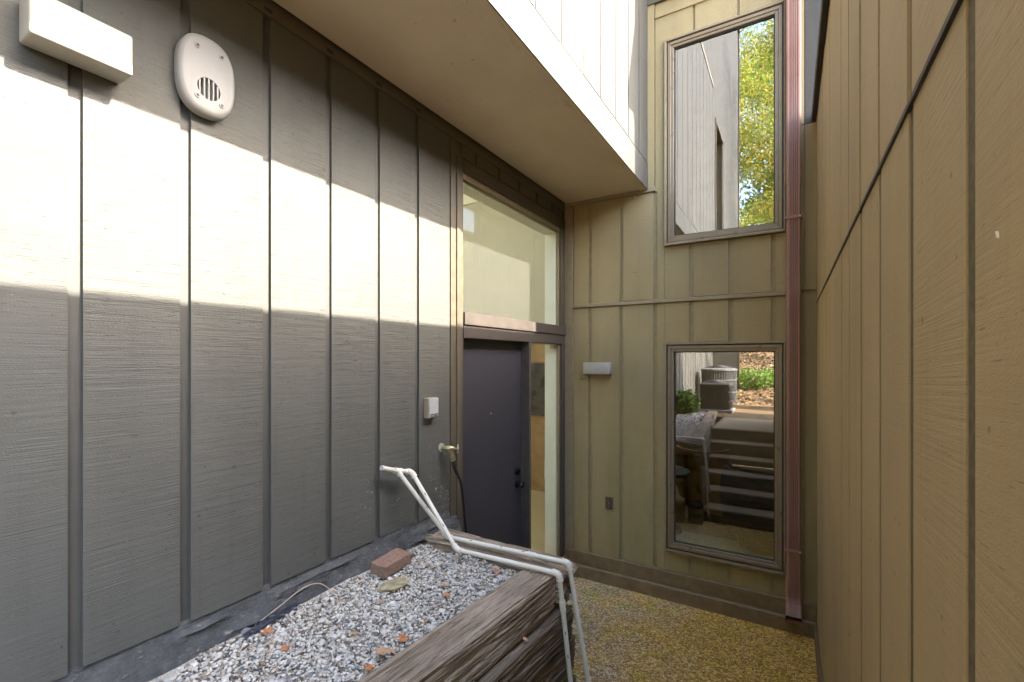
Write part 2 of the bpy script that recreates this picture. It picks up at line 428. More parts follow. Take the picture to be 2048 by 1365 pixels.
# ================================================================== GROUND
bm = bmesh.new()
bm = box(-1.95, .30, 2.02, 4.30, -.20, 0)
obj('patio', bm, M['patio'], kind='structure', label='pebbled patio floor stained with yellow lichen and moss')
def hill_z(x, y):
    z = 1.0
    if y < -5.0: z += (min(-5.0 - y, 40)) * .19
    if x > 1.5 and y < 0: z += min((x - 1.5), 8) * .02
    return z + (.10 * noise.noise(Vector((x * .5, y * .5, 0))) if y < -1.2 else 0)
# yard behind: one sheet with a slope
bm = bmesh.new()
xs = sorted(set([-60, -30, -16, -10, -6] + [round(-5 + i * .5, 2) for i in range(31)] + [14, 20, 35, 60])); ys = [-1.0 - .5 * i for i in range(40)] + [-25, -32, -45, -70, -120]
grid = [[bm.verts.new((x, y, hill_z(x, y))) for x in xs] for y in ys]
for j in range(len(ys) - 1):
    for i in range(len(xs) - 1): bm.faces.new((grid[j][i], grid[j + 1][i], grid[j + 1][i + 1], grid[j][i + 1]))
obj('hillside', bm, M['soil'], kind='structure', smooth=True)
# outer ground sheet far around the house, a little below everything
bm = box(-80, 80, -120, 90, -1.0, -.6)
obj('ground', bm, M['soil'], kind='structure')

# ================================================================== LEFT WALL
LX = -1.9
lw = root('siding_wall', 'long shaded channel-siding wall on the left crossed by a band of sunlight', 'wall', (LX, 0, 1.1))
chs = [-.66 - .305 * k for k in range(18)][::-1]
chan = [(c - .036, c) for c in [.55 - .305 * k for k in range(21)][::-1]] + [(.819, .855), (1.127, 1.163), (1.433, 1.468), (1.740, 1.776), (2.047, 2.083)]
chan = [(.55 - .306 * k - .036, .55 - .306 * k) for k in range(20, 0, -1)] + [(.514, .55), (.819, .855), (1.127, 1.163), (1.433, 1.468), (1.740, 1.776), (2.047, 2.083)]
PT = .013
edges = [-5.95] + [v for c in chan for v in c] + [2.372]
ZT = 3.53
for i in range(0, len(edges), 2):
    a, b_ = edges[i], edges[i + 1]
    if b_ - a < .02: continue
    dz = random.uniform(-.003, .003)
    top = ZT if a > .2 else 6.4
    obj('panel', box(LX - PT, LX + random.uniform(-.0008, .0008), a, b_, 1.11 + dz, top), M['sid_l'], lw)
for a, b_ in chan:
    obj('channel_strip', box(LX - PT - .012, LX - PT, a - .01, b_ + .01, 1.10, ZT + .03 if a > .2 else 6.4), M['chan_l'], lw)
obj('wall_core', box(LX - .16, LX - PT - .012, -5.95, 2.43, .6, 3.64), M['concrete'], lw)
obj('wall_core', box(LX - .16, LX - PT - .012, -5.95, .15, 3.64, 6.4), M['concrete'], lw)
obj('corner_board', box(LX - .005, LX + .008, 2.376, 2.43, .90, ZT), M['trim_l'], lw)
obj('eave_trim', box(LX - .01, LX + .010, .15, 4.15, ZT, 3.575), M['trim_l'], lw)
obj('eave_trim', box(LX - .01, LX + .004, .15, 4.15, 3.575, 3.612), M['trim_l'], lw)
obj('eave_trim', box(LX - .01, LX + .024, .15, 4.15, 3.612, 3.64), M['trim_l'], lw)
for a, b_ in chan[-6:]:
    obj('notch', box(LX + .0095, LX + .0112, a, b_, 3.545, 3.562), M['win_dark'], lw)  # dark plates paint the shade of small recesses in the trim
# lower panelling over the door head
for a, b_ in [(2.51, 2.64), (2.68, 2.945), (2.985, 3.25), (3.29, 3.555), (3.595, 3.86), (3.90, 4.13)]:
    obj('panel', box(LX - PT, LX, a, b_, 3.445, ZT), M['trim_l'], lw)
obj('wall_core', box(LX - .16, LX - PT, 2.43, 4.28, 3.43, 3.64), M['trim_l'], lw)

# foundation strip: lumpy tarred concrete
bm = bmesh.new()
ny, nz = 300, 14; gr = []
for j in range(ny + 1):
    y = -1.2 + 3.66 * j / ny; row = []
    for k in range(nz + 1):
        t = k / nz
        z = 1.118 - t * .22
        x = LX - .012 + .045 * t ** 1.2 + .02 * t
        nn = noise.noise(Vector((y * 9, z * 22, 1))) * .007 + noise.noise(Vector((y * 31, z * 60, 4))) * .004
        fl = max(0, noise.noise(Vector((y * 4.5, z * 35 + 9, 3))) - .1) * .035
        row.append(bm.verts.new((x + (nn + fl) * min(1, t * 4), y, z + noise.noise(Vector((y * 14, t * 5, 8))) * .006)))
    gr.append(row)
for j in range(ny):
    for k in range(nz): bm.faces.new((gr[j][k], gr[j][k + 1], gr[j + 1][k + 1], gr[j + 1][k]))
bmesh.ops.recalc_face_normals(bm, faces=bm.faces)
obj('foundation', bm, M['tar'], lw, smooth=True)
obj('foundation_core', box(LX - .16, LX - .02, -5.95, 2.43, -.05, 1.10), M['concrete'], lw)
obj('foundation_core', box(LX - .02, LX + .0, 2.2, 2.43, -.05, .93), M['tar'], lw)

# door assembly (part of the left wall)
obj('side_casing', box(LX - .12, LX + .018, 2.43, 2.472, -.02, 3.43, .002), M['trim_l'], lw)
obj('jamb', box(LX - .12, LX + .006, 2.472, 2.512, -.02, 2.32, .002), M['casing'], lw)
obj('jamb', box(LX - .12, LX + .006, 2.472, 2.512, 2.32, 3.43, .002), M['trim_l'], lw)
# header with mitred corner
obj('door_header', box(LX - .12, LX + .010, 2.512, 4.15, 2.222, 2.306, .002), M['casing'], lw)
obj('transom_sill', box(LX - .12, LX + .022, 2.512, 4.15, 2.311, 2.396, .002), M['casing'], lw)
obj('head_casing', box(LX - .12, LX + .012, 2.512, 4.15, 3.345, 3.43, .002), M['trim_l'], lw)
obj('head_stop', box(LX - .12, LX - .004, 2.512, 4.06, 3.305, 3.343, .001), M['trim'], lw)
obj('end_casing', box(LX - .12, LX + .012, 4.075, 4.15, -.02, 2.222, .002), M['casing'], lw)
obj('end_casing', box(LX - .12, LX + .010, 4.062, 4.15, 2.398, 3.343, .002), M['trim_l'], lw)
obj('end_stop', box(LX - .028, LX - .010, 4.040, 4.061, 2.398, 3.303, .001), M['trim'], lw)
tr = obj('transom_window', box(LX - .029, LX - .012, 2.513, 2.527, 2.398, 3.303), M['win_dark'], lw)
obj('pane', box(LX - .034, LX - .030, 2.513, 4.040, 2.398, 3.3045), M['glass_tr'], tr)
obj('inner_liner', box(LX - .155, LX - .036, 4.041, 4.061, 2.40, 3.303), M['cream'], tr)
obj('inner_liner', box(LX - .155, LX - .036, 2.515, 4.040, 3.290, 3.3035), M['cream'], tr)
obj('inner_liner', box(LX - .155, LX - .122, 2.515, 4.040, 2.36, 2.398), M['cream'], tr)
obj('mullion', box(LX - .12, LX + .006, 3.432, 3.468, .15, 2.222, .002), M['casing'], lw)
dr = obj('door', box(LX - .115, LX - .072, 2.512, 3.432, .18, 2.222, .002), M['door'], lw)
bm = tube([(LX - .07, 3.355, 1.027), (LX - .055, 3.355, 1.027)], [.031, .029], 20)
tube([(LX - .055, 3.355, 1.027), (LX - .030, 3.355, 1.027)], .011, 16, bm)
tube([(LX - .034, 3.355, 1.027), (LX - .028, 3.355, 1.027), (LX - .018, 3.355, 1.027), (LX - .006, 3.355, 1.027), (LX - .001, 3.355, 1.027)], [.014, .025, .029, .024, .008], 20, bm)
obj('knob', bm, M['knob'], dr, smooth=True)
bm = tube([(LX - .07, 3.350, 1.135), (LX - .058, 3.350, 1.135), (LX - .050, 3.350, 1.135)], [.031, .030, .022], 20)
obj('deadbolt', bm, M['knob'], dr, smooth=True)
obj('peephole', tube([(LX - .073, 2.96, 1.66), (LX - .066, 2.96, 1.66)], .006, 12), M['silver'], dr)
obj('kick_strip', box(LX - .072, LX - .068, 2.53, 3.42, .19, .33), M['outlet'], dr)
sd = obj('sidelight', box(LX - .028, LX - .01, 4.045, 4.0735, .166, 2.220), M['trim'], lw)
obj('pane', box(LX - .035, LX - .031, 3.469, 4.060, .166, 2.2205), M['glass_side'], sd)
obj('inner_liner', box(LX - .160, LX - .037, 4.052, 4.0735, .17, 2.2205), M['cream'], sd)
obj('bracket', box(LX - .10, LX - .05, 4.035, 4.0515, 2.175, 2.200), M['silver'], sd)
obj('threshold', box(LX - .30, LX + .02, 2.472, 4.15, -.01, .165), M['threshold'], lw)

# ================================================================== UPPER STOREY OVERHANG
UX = -1.087
us = root('upper_storey', 'overhanging upper storey in bright sun above the left wall', 'upper storey', (UX, 2, 3.58))
uch = [2.02 - .3075 * k for k in range(6, 0, -1)] + [2.02, 2.329, 2.64, 2.949, 3.262, 3.571, 3.868]
ue = [.15] + uch + [4.17]
for i in range(len(ue) - 1):
    a = ue[i] + (.020 if i else 0); b_ = ue[i + 1]
    obj('panel', box(UX - .023, UX + random.uniform(-.0006, .0006), a, b_, 3.826 + random.uniform(-.001, .002), 6.55), M['sid_u'], us)
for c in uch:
    obj('channel_strip', box(UX - .020, UX - .004, c - .001, c + .021, 3.827, 6.55), M['flash_shade'], us)  # shallow dark strip paints the groove's cast shadow together with its caulk
fa = obj('fascia', box(UX - .028, UX - .004, .15, 4.17, 3.583, 3.811), M['soffit'], us)
obj('fascia_face', box(UX - .0035, UX + .003, .15, 4.17, 3.584, 3.811), M['sid_u'], fa)
obj('seam', box(UX - .022, UX - .003, .15, 4.17, 3.8105, 3.826), M['flash_shade'], us)  # dark filler paints the shade in the fascia joint
obj('fascia_return', box(UX - .068, UX - .029, .15, 4.15, 3.585, 3.64), M['soffit'], us)
obj('soffit_gap', box(UX - .072, UX - .068, .15, 4.15, 3.600, 3.64), M['flash_shade'], us)
obj('soffit', box(LX + .024, UX - .072, .15, 4.15, 3.596, 3.66), M['soffit'], us)
obj('wall_core', box(UX - .12, UX - .057, .15, 4.17, 3.66, 6.55), M['concrete'], us)
obj('end_wall', box(LX - .16, UX - .125, .15, .17, 3.66, 6.55), M['sid_u'], us)
obj('roof', box(LX - .6, UX + .01, .13, 4.9, 6.55, 6.60), M['roof'], us)

# second, slightly set back upper volume seen only as a reflection in the upper window
u2 = root('rear_upper_storey', 'set-back upper storey behind the viewer, mirrored in the tall upper window', 'upper storey', (-1.25, -3, 3.6))
VX = -1.25
k = 0; y = -5.95
while y < .13:
    y1 = min(y + .293, .13)
    if not (-2.6 < y < -1.55):
        obj('panel', box(VX - .016, VX, y, y1, 3.82, 11.2), M['sid_u'], u2)
    else:
        obj('panel', box(VX - .016, VX, y, y1, 3.82, 4.05), M['sid_u'], u2)
        obj('panel', box(VX - .016, VX, y, y1, 6.80, 11.2), M['sid_u'], u2)
    y = y1 + .016
obj('wall_core', box(VX - .15, VX - .030, -5.95, -2.65, 3.6, 11.2), M['chan_shade'], u2)  # dark cores paint the shade seen in the board gaps
obj('wall_core', box(VX - .15, VX - .030, -1.45, .14, 3.6, 11.2), M['chan_shade'], u2)
obj('wall_core', box(VX - .15, VX - .030, -2.65, -1.45, 3.6, 4.05), M['chan_shade'], u2)
obj('wall_core', box(VX - .15, VX - .030, -2.65, -1.45, 6.80, 11.2), M['chan_shade'], u2)
wf = obj('window', box(VX - .02, VX + .012, -2.66, -2.62, 4.05, 6.80), M['casing'], u2)
obj('frame', box(VX - .02, VX + .012, -1.48, -1.44, 4.05, 6.80), M['casing'], wf)
obj('frame', box(VX - .02, VX + .012, -2.62, -1.48, 4.05, 4.10), M['casing'], wf)
obj('frame', box(VX - .02, VX + .012, -2.62, -1.48, 6.75, 6.80), M['casing'], wf)
obj('pane', box(VX - .10, VX - .09, -2.62, -1.48, 4.10, 6.75), M['glass_up'], wf)
obj('soffit', box(LX, VX, -5.95, .14, 3.56, 3.62), M['soffit'], u2)
obj('fascia', box(VX - .02, VX + .015, -5.95, .14, 3.58, 3.815), M['sid_u'], u2)
obj('roof', box(LX - 1.2, VX + .06, -6.0, .12, 11.2, 11.32), M['roof'], u2)
obj('corner_board', box(VX - .02, VX + .03, -6.06, -5.955, 1.0, 11.2), M['flash_shade'], u2)
obj('end_wall', box(LX - 1.2, VX - .02, -5.98, -5.955, 1.0, 11.2), M['sid_u'], u2)
obj('inner_wall', box(-3.0, -2.95, -5.9, .1, 3.6, 11.2), M['interior_brown'], u2)

# ================================================================== BACK WALL (tower)
BY = 4.165
bw = root('tower_wall', 'olive channel-siding wall at the end of the passage holding two tall windows', 'wall', (-.8, BY, 0))
WXL, WXR = -.944, -.030
def back_row(chs, x_end0, x_end1, z0, z1, cw=.034, zfn=None):
    ed = [x_end0]
    for c in chs: ed += [c - cw / 2, c + cw / 2]
    ed.append(x_end1)
    for i in range(0, len(ed), 2):
        dz = random.uniform(-.002, .004)
        obj('panel', box(ed[i], ed[i + 1], BY - random.uniform(.0, .0016), BY + .014, z0 + dz, z1), M['sid_b'], bw)
    for c in chs:
        obj('channel_strip', box(c - cw / 2 - .01, c + cw / 2 + .01, BY + .014, BY + .026, z0, z1), M['chan_b'], bw)
bc = [-1.634, -1.33, -1.022]
# lower band, left of the window
back_row(bc, -1.80, -.945, .232, 2.567)
obj('channel_strip', box(-1.808, -1.798, BY + .002, BY + .026, .232, 2.567), M['chan_b'], bw)
# above lower window, below strip
back_row([-.72, -.416, -.111], -.943, -.026, 2.222, 2.567)
# below the lower window
back_row([-.727, -.42, -.113], -.943, -.026, .232, .402)
# between strip and upper window / soffit
back_row(bc, -1.80, -.945, 2.606, 3.56)
back_row([-.72, -.416, -.111], -.943, -.026, 2.606, 3.058)
# right of both windows
for z0, z1 in ((.232, 2.567), (2.606, 3.862), (3.868, 5.8)):
    obj('panel', box(-.024, .092, BY - .001, BY + .014, z0, z1), M['sid_b'], bw)
    obj('panel', box(.098, .40, BY + .002, BY + .016, z0, z1), M['sid_b'] if z0 < 3.8 else M['sid_u'], bw)
obj('seam', box(.095, .40, BY + .003, BY + .02, 3.862, 3.868), M['win_dark'], bw)
# upper storey part of the back wall, above the overhang
obj('panel', box(-1.087, -1.03, BY - .012, BY + .014, 3.56, 5.3), M['sid_b'], bw)
obj('panel', box(-1.022, -.946, BY - .001, BY + .014, 3.56, 5.08), M['sid_b'], bw)
back_row([-.70, -.36, -.04], -1.022, .092, 4.862, 5.085, .02)
back_row([-.70, -.36, -.04], -1.022, .092, 5.118, 5.215, .02)
obj('trim_strip', box(-1.022, .092, BY - .012, BY + .014, 5.085, 5.118), M['sid_b'], bw)
obj('trim_strip', box(-1.087, .40, BY - .024, BY + .014, 5.218, 5.30), M['trim_l'], bw)
obj('panel', box(-1.087, .092, BY, BY + .014, 5.30, 6.4), M['sid_b'], bw)
# wall core with holes for the windows
for x0, x1, z0, z1 in ((-2.02, WXL + .03, 0, 6.4), (WXR - .03, .40, 0, 6.4), (WXL + .03, WXR - .03, 0, .44), (WXL + .03, WXR - .03, 2.18, 3.09), (WXL + .03, WXR - .03, 4.82, 6.4)):
    obj('wall_core', box(x0, x1, BY + .026, BY + .12, z0, z1), M['chan_b'], bw)
obj('side_wall', box(.385, .40, BY + .125, 6.6, 3.03, 6.4), M['sid_b'], bw)
# unseen raked board added to cast a slanted shadow on the upper storey
bm = poly_prism([(3.97, 5.33), (4.02, 5.25), (4.16, 5.27), (4.40, 6.40), (4.30, 6.42)], lambda u, v, d: (d, u, v), .36, .40)
obj('raked_shadow_board', bm, M['trim'], bw)
obj('tower_roof', box(-1.2, .42, BY - .02, 6.7, 6.40, 6.5), M['roof'], bw)
# horizontal strip, corner board, soffit trim, base boards
bm = bmesh.new()
obj('belt_strip', box(-1.80, -.026, BY - .018, BY + .014, 2.570, 2.603, .004), M['trim'], bw)
obj('corner_board', box(-1.892, -1.808, BY - .013, BY + .014, .232, 3.56, .002), M['trim'], bw)
obj('soffit_trim', box(-1.90, -1.02, BY - .020, BY + .012, 3.562, 3.604, .003), M['trim'], bw)
obj('base_trim', box(-1.90, .17, BY - .030, BY + .014, .11, .232, .003), M['trim_b'], bw)
obj('base_board', box(-1.90, .17, BY - .066, BY + .014, -.02, .112, .004), M['trim_b'], bw)

def window(prefix_label, z0, z1, glass, inner_col, sill_dark):
    w_ = root_part('window', (WXL, BY, z0), bw, prefix_label)
    cas = M['win']
    y0 = BY - .020
    # outer thin casing
    for nm, a in (('casing', (WXL, WXL + .020, z0, z1)), ('casing', (WXR - .012, WXR, z0, z1)), ('casing', (WXL + .020, WXR - .012, z1 - .018, z1)), ('sill', (WXL + .020, WXR - .012, z0, z0 + .022))):
        yy = y0 - (.022 if nm == 'sill' else 0)
        obj(nm, box(a[0], a[1], yy, BY + .03, a[2], a[3], .002), M['trim'] if nm != 'sill' else M['trim_b'] if sill_dark else M['trim'], w_)
    # shadow gap
    i0, i1, j0, j1 = WXL + .020, WXR - .012, z0 + .022, z1 - .018
    gp = .006
    # sash profile, two steps, mitre like
    def ring(name, ox, t, ya, yb, m, bev=.002):
        X0, X1, Z0, Z1 = i0 + ox, i1 - ox, j0 + ox, j1 - ox
        bm = bmesh.new()
        def q(pa):
            vs = [bm.verts.new((x, yy, z)) for yy in (ya, yb) for x, z in pa]
            n = 4
            bm.faces.new(vs[:4]); bm.faces.new(vs[4:][::-1])
            for i in range(4): bm.faces.new((vs[i], vs[4 + i], vs[4 + (i + 1) % 4], vs[(i + 1) % 4]))
        q([(X0, Z0), (X0 + t, Z0 + t), (X0 + t, Z1 - t), (X0, Z1)])
        q([(X1, Z0), (X1, Z1), (X1 - t, Z1 - t), (X1 - t, Z0 + t)])
        q([(X0, Z0), (X1, Z0), (X1 - t, Z0 + t), (X0 + t, Z0 + t)])
        q([(X0, Z1), (X0 + t, Z1 - t), (X1 - t, Z1 - t), (X1, Z1)])
        bmesh.ops.recalc_face_normals(bm, faces=bm.faces)
        if bev: bmesh.ops.bevel(bm, geom=bm.edges[:], offset=bev, segments=1, affect='EDGES')
        obj(name, bm, m, w_)
    ring('gasket', .0, .012, BY + .002, BY + .03, M['win_dark'], 0)
    ring('sash', .010, .026, BY - .012, BY + .03, cas)
    ring('sash', .036, .024, BY - .004, BY + .03, cas)
    ring('gasket', .060, .008, BY + .012, BY + .034, M['win_dark'], 0)
    obj('pane', box(i0 + .062, i1 - .062, BY + .024, BY + .028, j0 + .062, j1 - .062), glass, w_)
    return w_
def root_part(name, loc, parent, label):
    o = bpy.data.objects.new(name, None); C.objects.link(o); o.empty_display_size = .1
    o.parent = parent; o.location = Vector(loc) - wloc(parent)
    if label: o['label'] = label
    return o
window('upper window reflecting pale siding and yellow-green trees', 3.062, 4.860, M['glass_up'], None, 0)
window('lower window reflecting the steps and the yard', .405, 2.220, M['glass_low'], None, 1)

# ================================================================== RIGHT WING WALL
RX = .172
rw = root('wing_wall', 'near tan channel-siding wall filling the right edge with a long diagonal-looking lap joint', 'wall', (RX, 1.5, 0))
rch = [-.42, -.12, .385 - .305, .385, .690, .985, 1.292, 1.613, 1.915, 2.197, 2.50, 2.80, 3.10, 3.40, 3.70, 3.98]
rch = [-.53, -.225, .08, .385, .690, .985, 1.292, 1.613, 1.915, 2.197, 2.50, 2.80, 3.10, 3.40, 3.70, 3.98]
re_ = [-.8]
for i, c in enumerate(rch):
    cw = .032 if i < 9 else .012
    re_ += [c, c + cw]
re_.append(BY - .002)
for i in range(0, len(re_), 2):
    a, b_ = re_[i], re_[i + 1]
    jit = random.uniform(-.0008, .0008)
    obj('panel', box(RX + jit, RX + .014, a, b_, .10, 2.4968 + random.uniform(-.0006, .0006)), M['sid_r'], rw)
    obj('panel', box(RX - .0022 + jit, RX + .012, a, b_, 2.5015 + random.uniform(-.0006, .0008), 3.93), M['sid_r'], rw)
for i, c in enumerate(rch):
    cw = .032 if i < 9 else .012
    obj('channel_strip', box(RX + .0028, RX + .02, c + .0003, c + cw - .0003, .10, 3.93), M['chan_shade'], rw)  # nearly flush dark strip paints the shaded channel sides and caulk
obj('wall_core', box(RX + .021, RX + .12, -.8, BY + .02, 0, 3.86), M['chan_shade'], rw)
# buckled dark flashing in the lap joint: gapes wider towards the camera
bm = bmesh.new(); n = 90; rows = []
for i in range(n + 1):
    y = -.6 + (BY + .58) * i / n
    op = .0015 + .0030 * max(0, (1.5 - y) / 1.5) * (1 + .5 * noise.noise(Vector((y * 6, 0, 0))))
    rows.append([bm.verts.new(p) for p in ((RX + .010, y, 2.497 - op * .5), (RX - .004 - op * .35, y, 2.497 - op * .3 + .002 * noise.noise(Vector((y * 11, 3, 0)))), (RX - .0045 - op * .25, y, 2.5045 + op * .15), (RX + .010, y, 2.506 + op * .3))])
for r0, r1 in zip(rows, rows[1:]):
    for k in range(3): bm.faces.new((r0[k], r1[k], r1[k + 1], r0[k + 1]))
bmesh.ops.recalc_face_normals(bm, faces=bm.faces)
obj('lap_flashing', bm, M['flash_shade'], rw)
for y, z, w_, h_, m_, t_ in ((.625, 2.200, .0026, .0075, 'cream', 20),):
    bm = poly_prism([(-w_ / 2, -h_ / 2), (w_ / 2, -h_ * .4), (w_ * .4, h_ / 2), (-w_ * .6, h_ * .35)], lambda u, v, d: (d, y + u + v * math.tan(R(t_)), z + v), RX - .0011, RX + .002)
    obj('paint_chip' if m_ == 'cream' else 'gouge_mark', bm, M[m_], rw)
obj('roof_flashing', box(RX - .034, RX - .004, -.85, BY - .02, 3.86, 3.905, .004), M['flash_shade'], rw)
obj('roof', box(RX - .034, 5.5, -.85, BY - .02, 3.906, 3.93), M['roof'], rw)
obj('roof', box(.42, 5.5, BY - .02, 7.0, 3.87, 3.93), M['roof'], rw)
obj('end_wall', box(RX + .02, 5.4, -.80, -.78, 0, 3.86), M['sid_r'], rw)
obj('far_wall', box(5.38, 5.4, -.78, 6.9, 0, 3.86), M['sid_r'], rw)
obj('base_board', box(RX - .018, RX + .0, 2.0, BY - .066, -.02, .112, .004), M['trim_b'], rw)

# ================================================================== DOWNSPOUT
ds = root('downspout', 'faded maroon ribbed metal downspout in the corner beside the two windows', 'downspout', (.035, 4.10, .15))
def spout_section(x0, x1, yf, yb, tw=0):
    """cross-section outline with corrugations on the front"""
    w_ = x1 - x0; pts = []
    pts += [(x0, yb), (x0, yf + .012), (x0 + .004, yf + .004), (x0 + .012, yf)]
    nr = 5
    s0, s1 = x0 + .26 * w_, x1 - .14 * w_
    for i in range(nr):
        a = s0 + (s1 - s0) * i / nr; b_ = s0 + (s1 - s0) * (i + 1) / nr; q = (b_ - a)
        pts += [(a, yf), (a + q * .10, yf + .010), (a + q * .34, yf + .010), (a + q * .44, yf)]
    pts += [(x1 - .010, yf), (x1 - .003, yf + .004), (x1, yf + .012), (x1, yb)]
    return pts
def sweep(sections, caps=True):
    bm = bmesh.new(); rings = [[bm.verts.new(p) for p in s] for s in sections]
    n = len(rings[0])
    for a, b_ in zip(rings, rings[1:]):
        for k in range(n): bm.faces.new((a[k], a[(k + 1) % n], b_[(k + 1) % n], b_[k]))
    bmesh.ops.recalc_face_normals(bm, faces=bm.faces)
    return bm
def spipe(x0, x1, yf, yb, z0, z1):
    s = spout_section(x0, x1, yf, yb)
    return sweep([[(x, y, z) for x, y in s] for z in np.linspace(z0, z1, 12)])
DX0, DX1, DYF, DYB = -.028, .072, 4.075, 4.148
obj('pipe_section', spipe(DX0, DX1, DYF, DYB, 3.40, 6.2), M['spout'], ds)
obj('pipe_section', spipe(DX0 + .003, DX1 - .003, DYF + .003, DYB - .002, .40, 3.42), M['spout'], ds)
sec = spout_section(DX0, DX1, DYF, DYB)
cx0 = (DX0 + DX1) / 2
def elb(t):
    """elbow rings: straight, then bending forward"""
    out = []
    ang = t * R(38)
    return ang
rings = []
piv = Vector((0, DYF - .10, .285))
for i in range(2): rings.append([(x, y, .425 - .12 * i) for x, y in sec])
for i in range(1, 10):
    a = R(60) * i / 9
    rp = .006 * (1 if i % 2 else -1) * (1 if i < 8 else 0)
    ring = []
    for x, y in sec:
        dy = y - (DYF - .06); zz = .290
        ring.append((x + (x - cx0) * .04 * i / 9 , (DYF - .06) + dy * math.cos(a) , zz - dy * math.sin(a) - rp * .3))
    rings.append(ring)
last = rings[-1]; a = R(60)
for d in (.04, .095):
    rings.append([(x, y - math.sin(a) * d, z - math.cos(a) * d) for x, y, z in last])
obj('elbow', sweep(rings), M['spout'], ds)
end = rings[-1]
bm = bmesh.new()
vs = [bm.verts.new((x + (cx0 - x) * .04, y + .03 * math.sin(a), z + .03 * math.cos(a))) for x, y, z in end]; bm.faces.new(vs)
obj('mouth_shade', bm, M['black'], ds)  # black sheet paints the shade inside the open pipe
for z in (.62, 3.14):
    bm = box(DX0 - .006, DX1 + .006, DYF - .004, DYF + .004, z, z + .022, .001)
    box(DX0 - .006, DX0 - .001, DYF + .003, DYB + .01, z, z + .022, 0, bm); box(DX1 + .001, DX1 + .006, DYF + .003, DYB + .01, z, z + .022, 0, bm)
    st = obj('strap', bm, M['spout'], ds)
    obj('screw', tube([(DX1 - .008, DYF - .003, z + .011), (DX1 - .008, DYF - .008, z + .011)], .005, 10), M['silver'], st)

# ================================================================== WALL LAMPS
def lamp(x0, x1, y0, y1, z0, z1, loc, label, axis):
    t = root('wall_lamp', label, 'wall lamp', loc, 'white box wall lamps')
    bm = box(x0, x1, y0, y1, z0, z1, .008, seg=3)
    obj('diffuser', bm, M['lamp'], t, smooth=True)
    if axis == 'x': obj('mount_plate', box(x0 - .004, x0 - .0002, y0 + .01, y1 - .01, z0 + .008, z1 - .008), M['steel'], t)
    else: obj('mount_plate', box(x0 + .01, x1 - .01, y1 + .0002, y1 + .004, z0 + .008, z1 - .008), M['steel'], t)
    return t
lamp(LX + .005, LX + .104, .407, .643, 2.982, 3.108, (LX, .53, 3.05), 'large white box wall lamp half in sunlight at the upper left', 'x')
lamp(-1.672, -1.412, BY - .085, BY - .006, 1.935, 2.045, (-1.54, BY, 1.99), 'small white box wall lamp on the shaded back wall right of the door', 'y')

# ================================================================== VENT COVER
vt = root('vent_cover', 'cream oval plastic vent cover with round louvred hole on the left wall', 'vent cover', (LX, .89, 3.13))
def oval(a, b_, n=64, p=2.6):
    out = []
    for i in range(n):
        t = 2 * math.pi * i / n; c_, s_ = math.cos(t), math.sin(t)
        out.append((a * math.copysign(abs(c_) ** (2 / p), c_), b_ * math.copysign(abs(s_) ** (2 / p), s_)))
    return out
vy, vz = .893, 3.131
GC, GR = (-.001, -.051), .040
bm = bmesh.new(); prof = [(0.0, .97), (.006, 1.0), (.030, 1.0), (.040, .97), (.047, .90), (.049, .86)]
A, Bz = .098, .146
prev = None
for d, s in prof:
    r_ = [bm.verts.new((LX + .004 + d, vy + u * (A * s) / A, vz + v * (Bz * s) / Bz)) for u, v in oval(A, Bz)]
    if prev:
        for i in range(64): bm.faces.new((prev[i], prev[(i + 1) % 64], r_[(i + 1) % 64], r_[i]))
    prev = r_
# face plate with a circular hole (bridge outline -> circle)
cir = []
for i in range(64):
    u, v = oval(A, Bz)[i]; ang = math.atan2(v * .86 - GC[1], u * .86 - GC[0])
    cir.append(bm.verts.new((LX + .053, vy + GC[0] + GR * math.cos(ang), vz + GC[1] + GR * math.sin(ang))))
for i in range(64): bm.faces.new((prev[i], prev[(i + 1) % 64], cir[(i + 1) % 64], cir[i]))
inner = [bm.verts.new((LX + .030, v.co.y, v.co.z)) for v in cir]
for i in range(64): bm.faces.new((cir[i], cir[(i + 1) % 64], inner[(i + 1) % 64], inner[i]))
bmesh.ops.recalc_face_normals(bm, faces=bm.faces)
obj('cover_plate', bm, M['vent'], vt, smooth=True)
obj('hole_back', tube([(LX + .012, vy + GC[0], vz + GC[1]), (LX + .031, vy + GC[0], vz + GC[1])], GR + .002, 24), M['vent_in'], vt)
for i in range(-2, 3):
    dy = i * .0155; hh = math.sqrt(GR ** 2 - dy ** 2) - .0005
    obj('louvre', box(LX + .032, LX + .052, vy + GC[0] + dy - .0028, vy + GC[0] + dy + .0028, vz + GC[1] - hh, vz + GC[1] + hh), M['vent'], vt)
for dy, dz in ((-.041, .090), (.043, .090), (-.041, -.092), (.043, -.092)):
    s_ = obj('screw', tube([(LX + .050, vy + dy, vz + dz), (LX + .0562, vy + dy, vz + dz), (LX + .0566, vy + dy, vz + dz)], [.0098, .0092, .0075], 20), M['vent'], vt)
    obj('screw_recess', tube([(LX + .0566, vy + dy, vz + dz), (LX + .0572, vy + dy, vz + dz)], .0050, 12), M['outlet_dark'], s_)
for dy, z0, z1 in ((-.062, -.06, .062), (.066, -.065, .035)):
    for k in range(14):
        zz = z0 + (z1 - z0) * k / 14
        if k in (6, 10): continue
        obj('embossed_mark', box(LX + .0525, LX + .0536, vy + dy, vy + dy + .004, vz + zz, vz + zz + .006), M['vent'], vt)

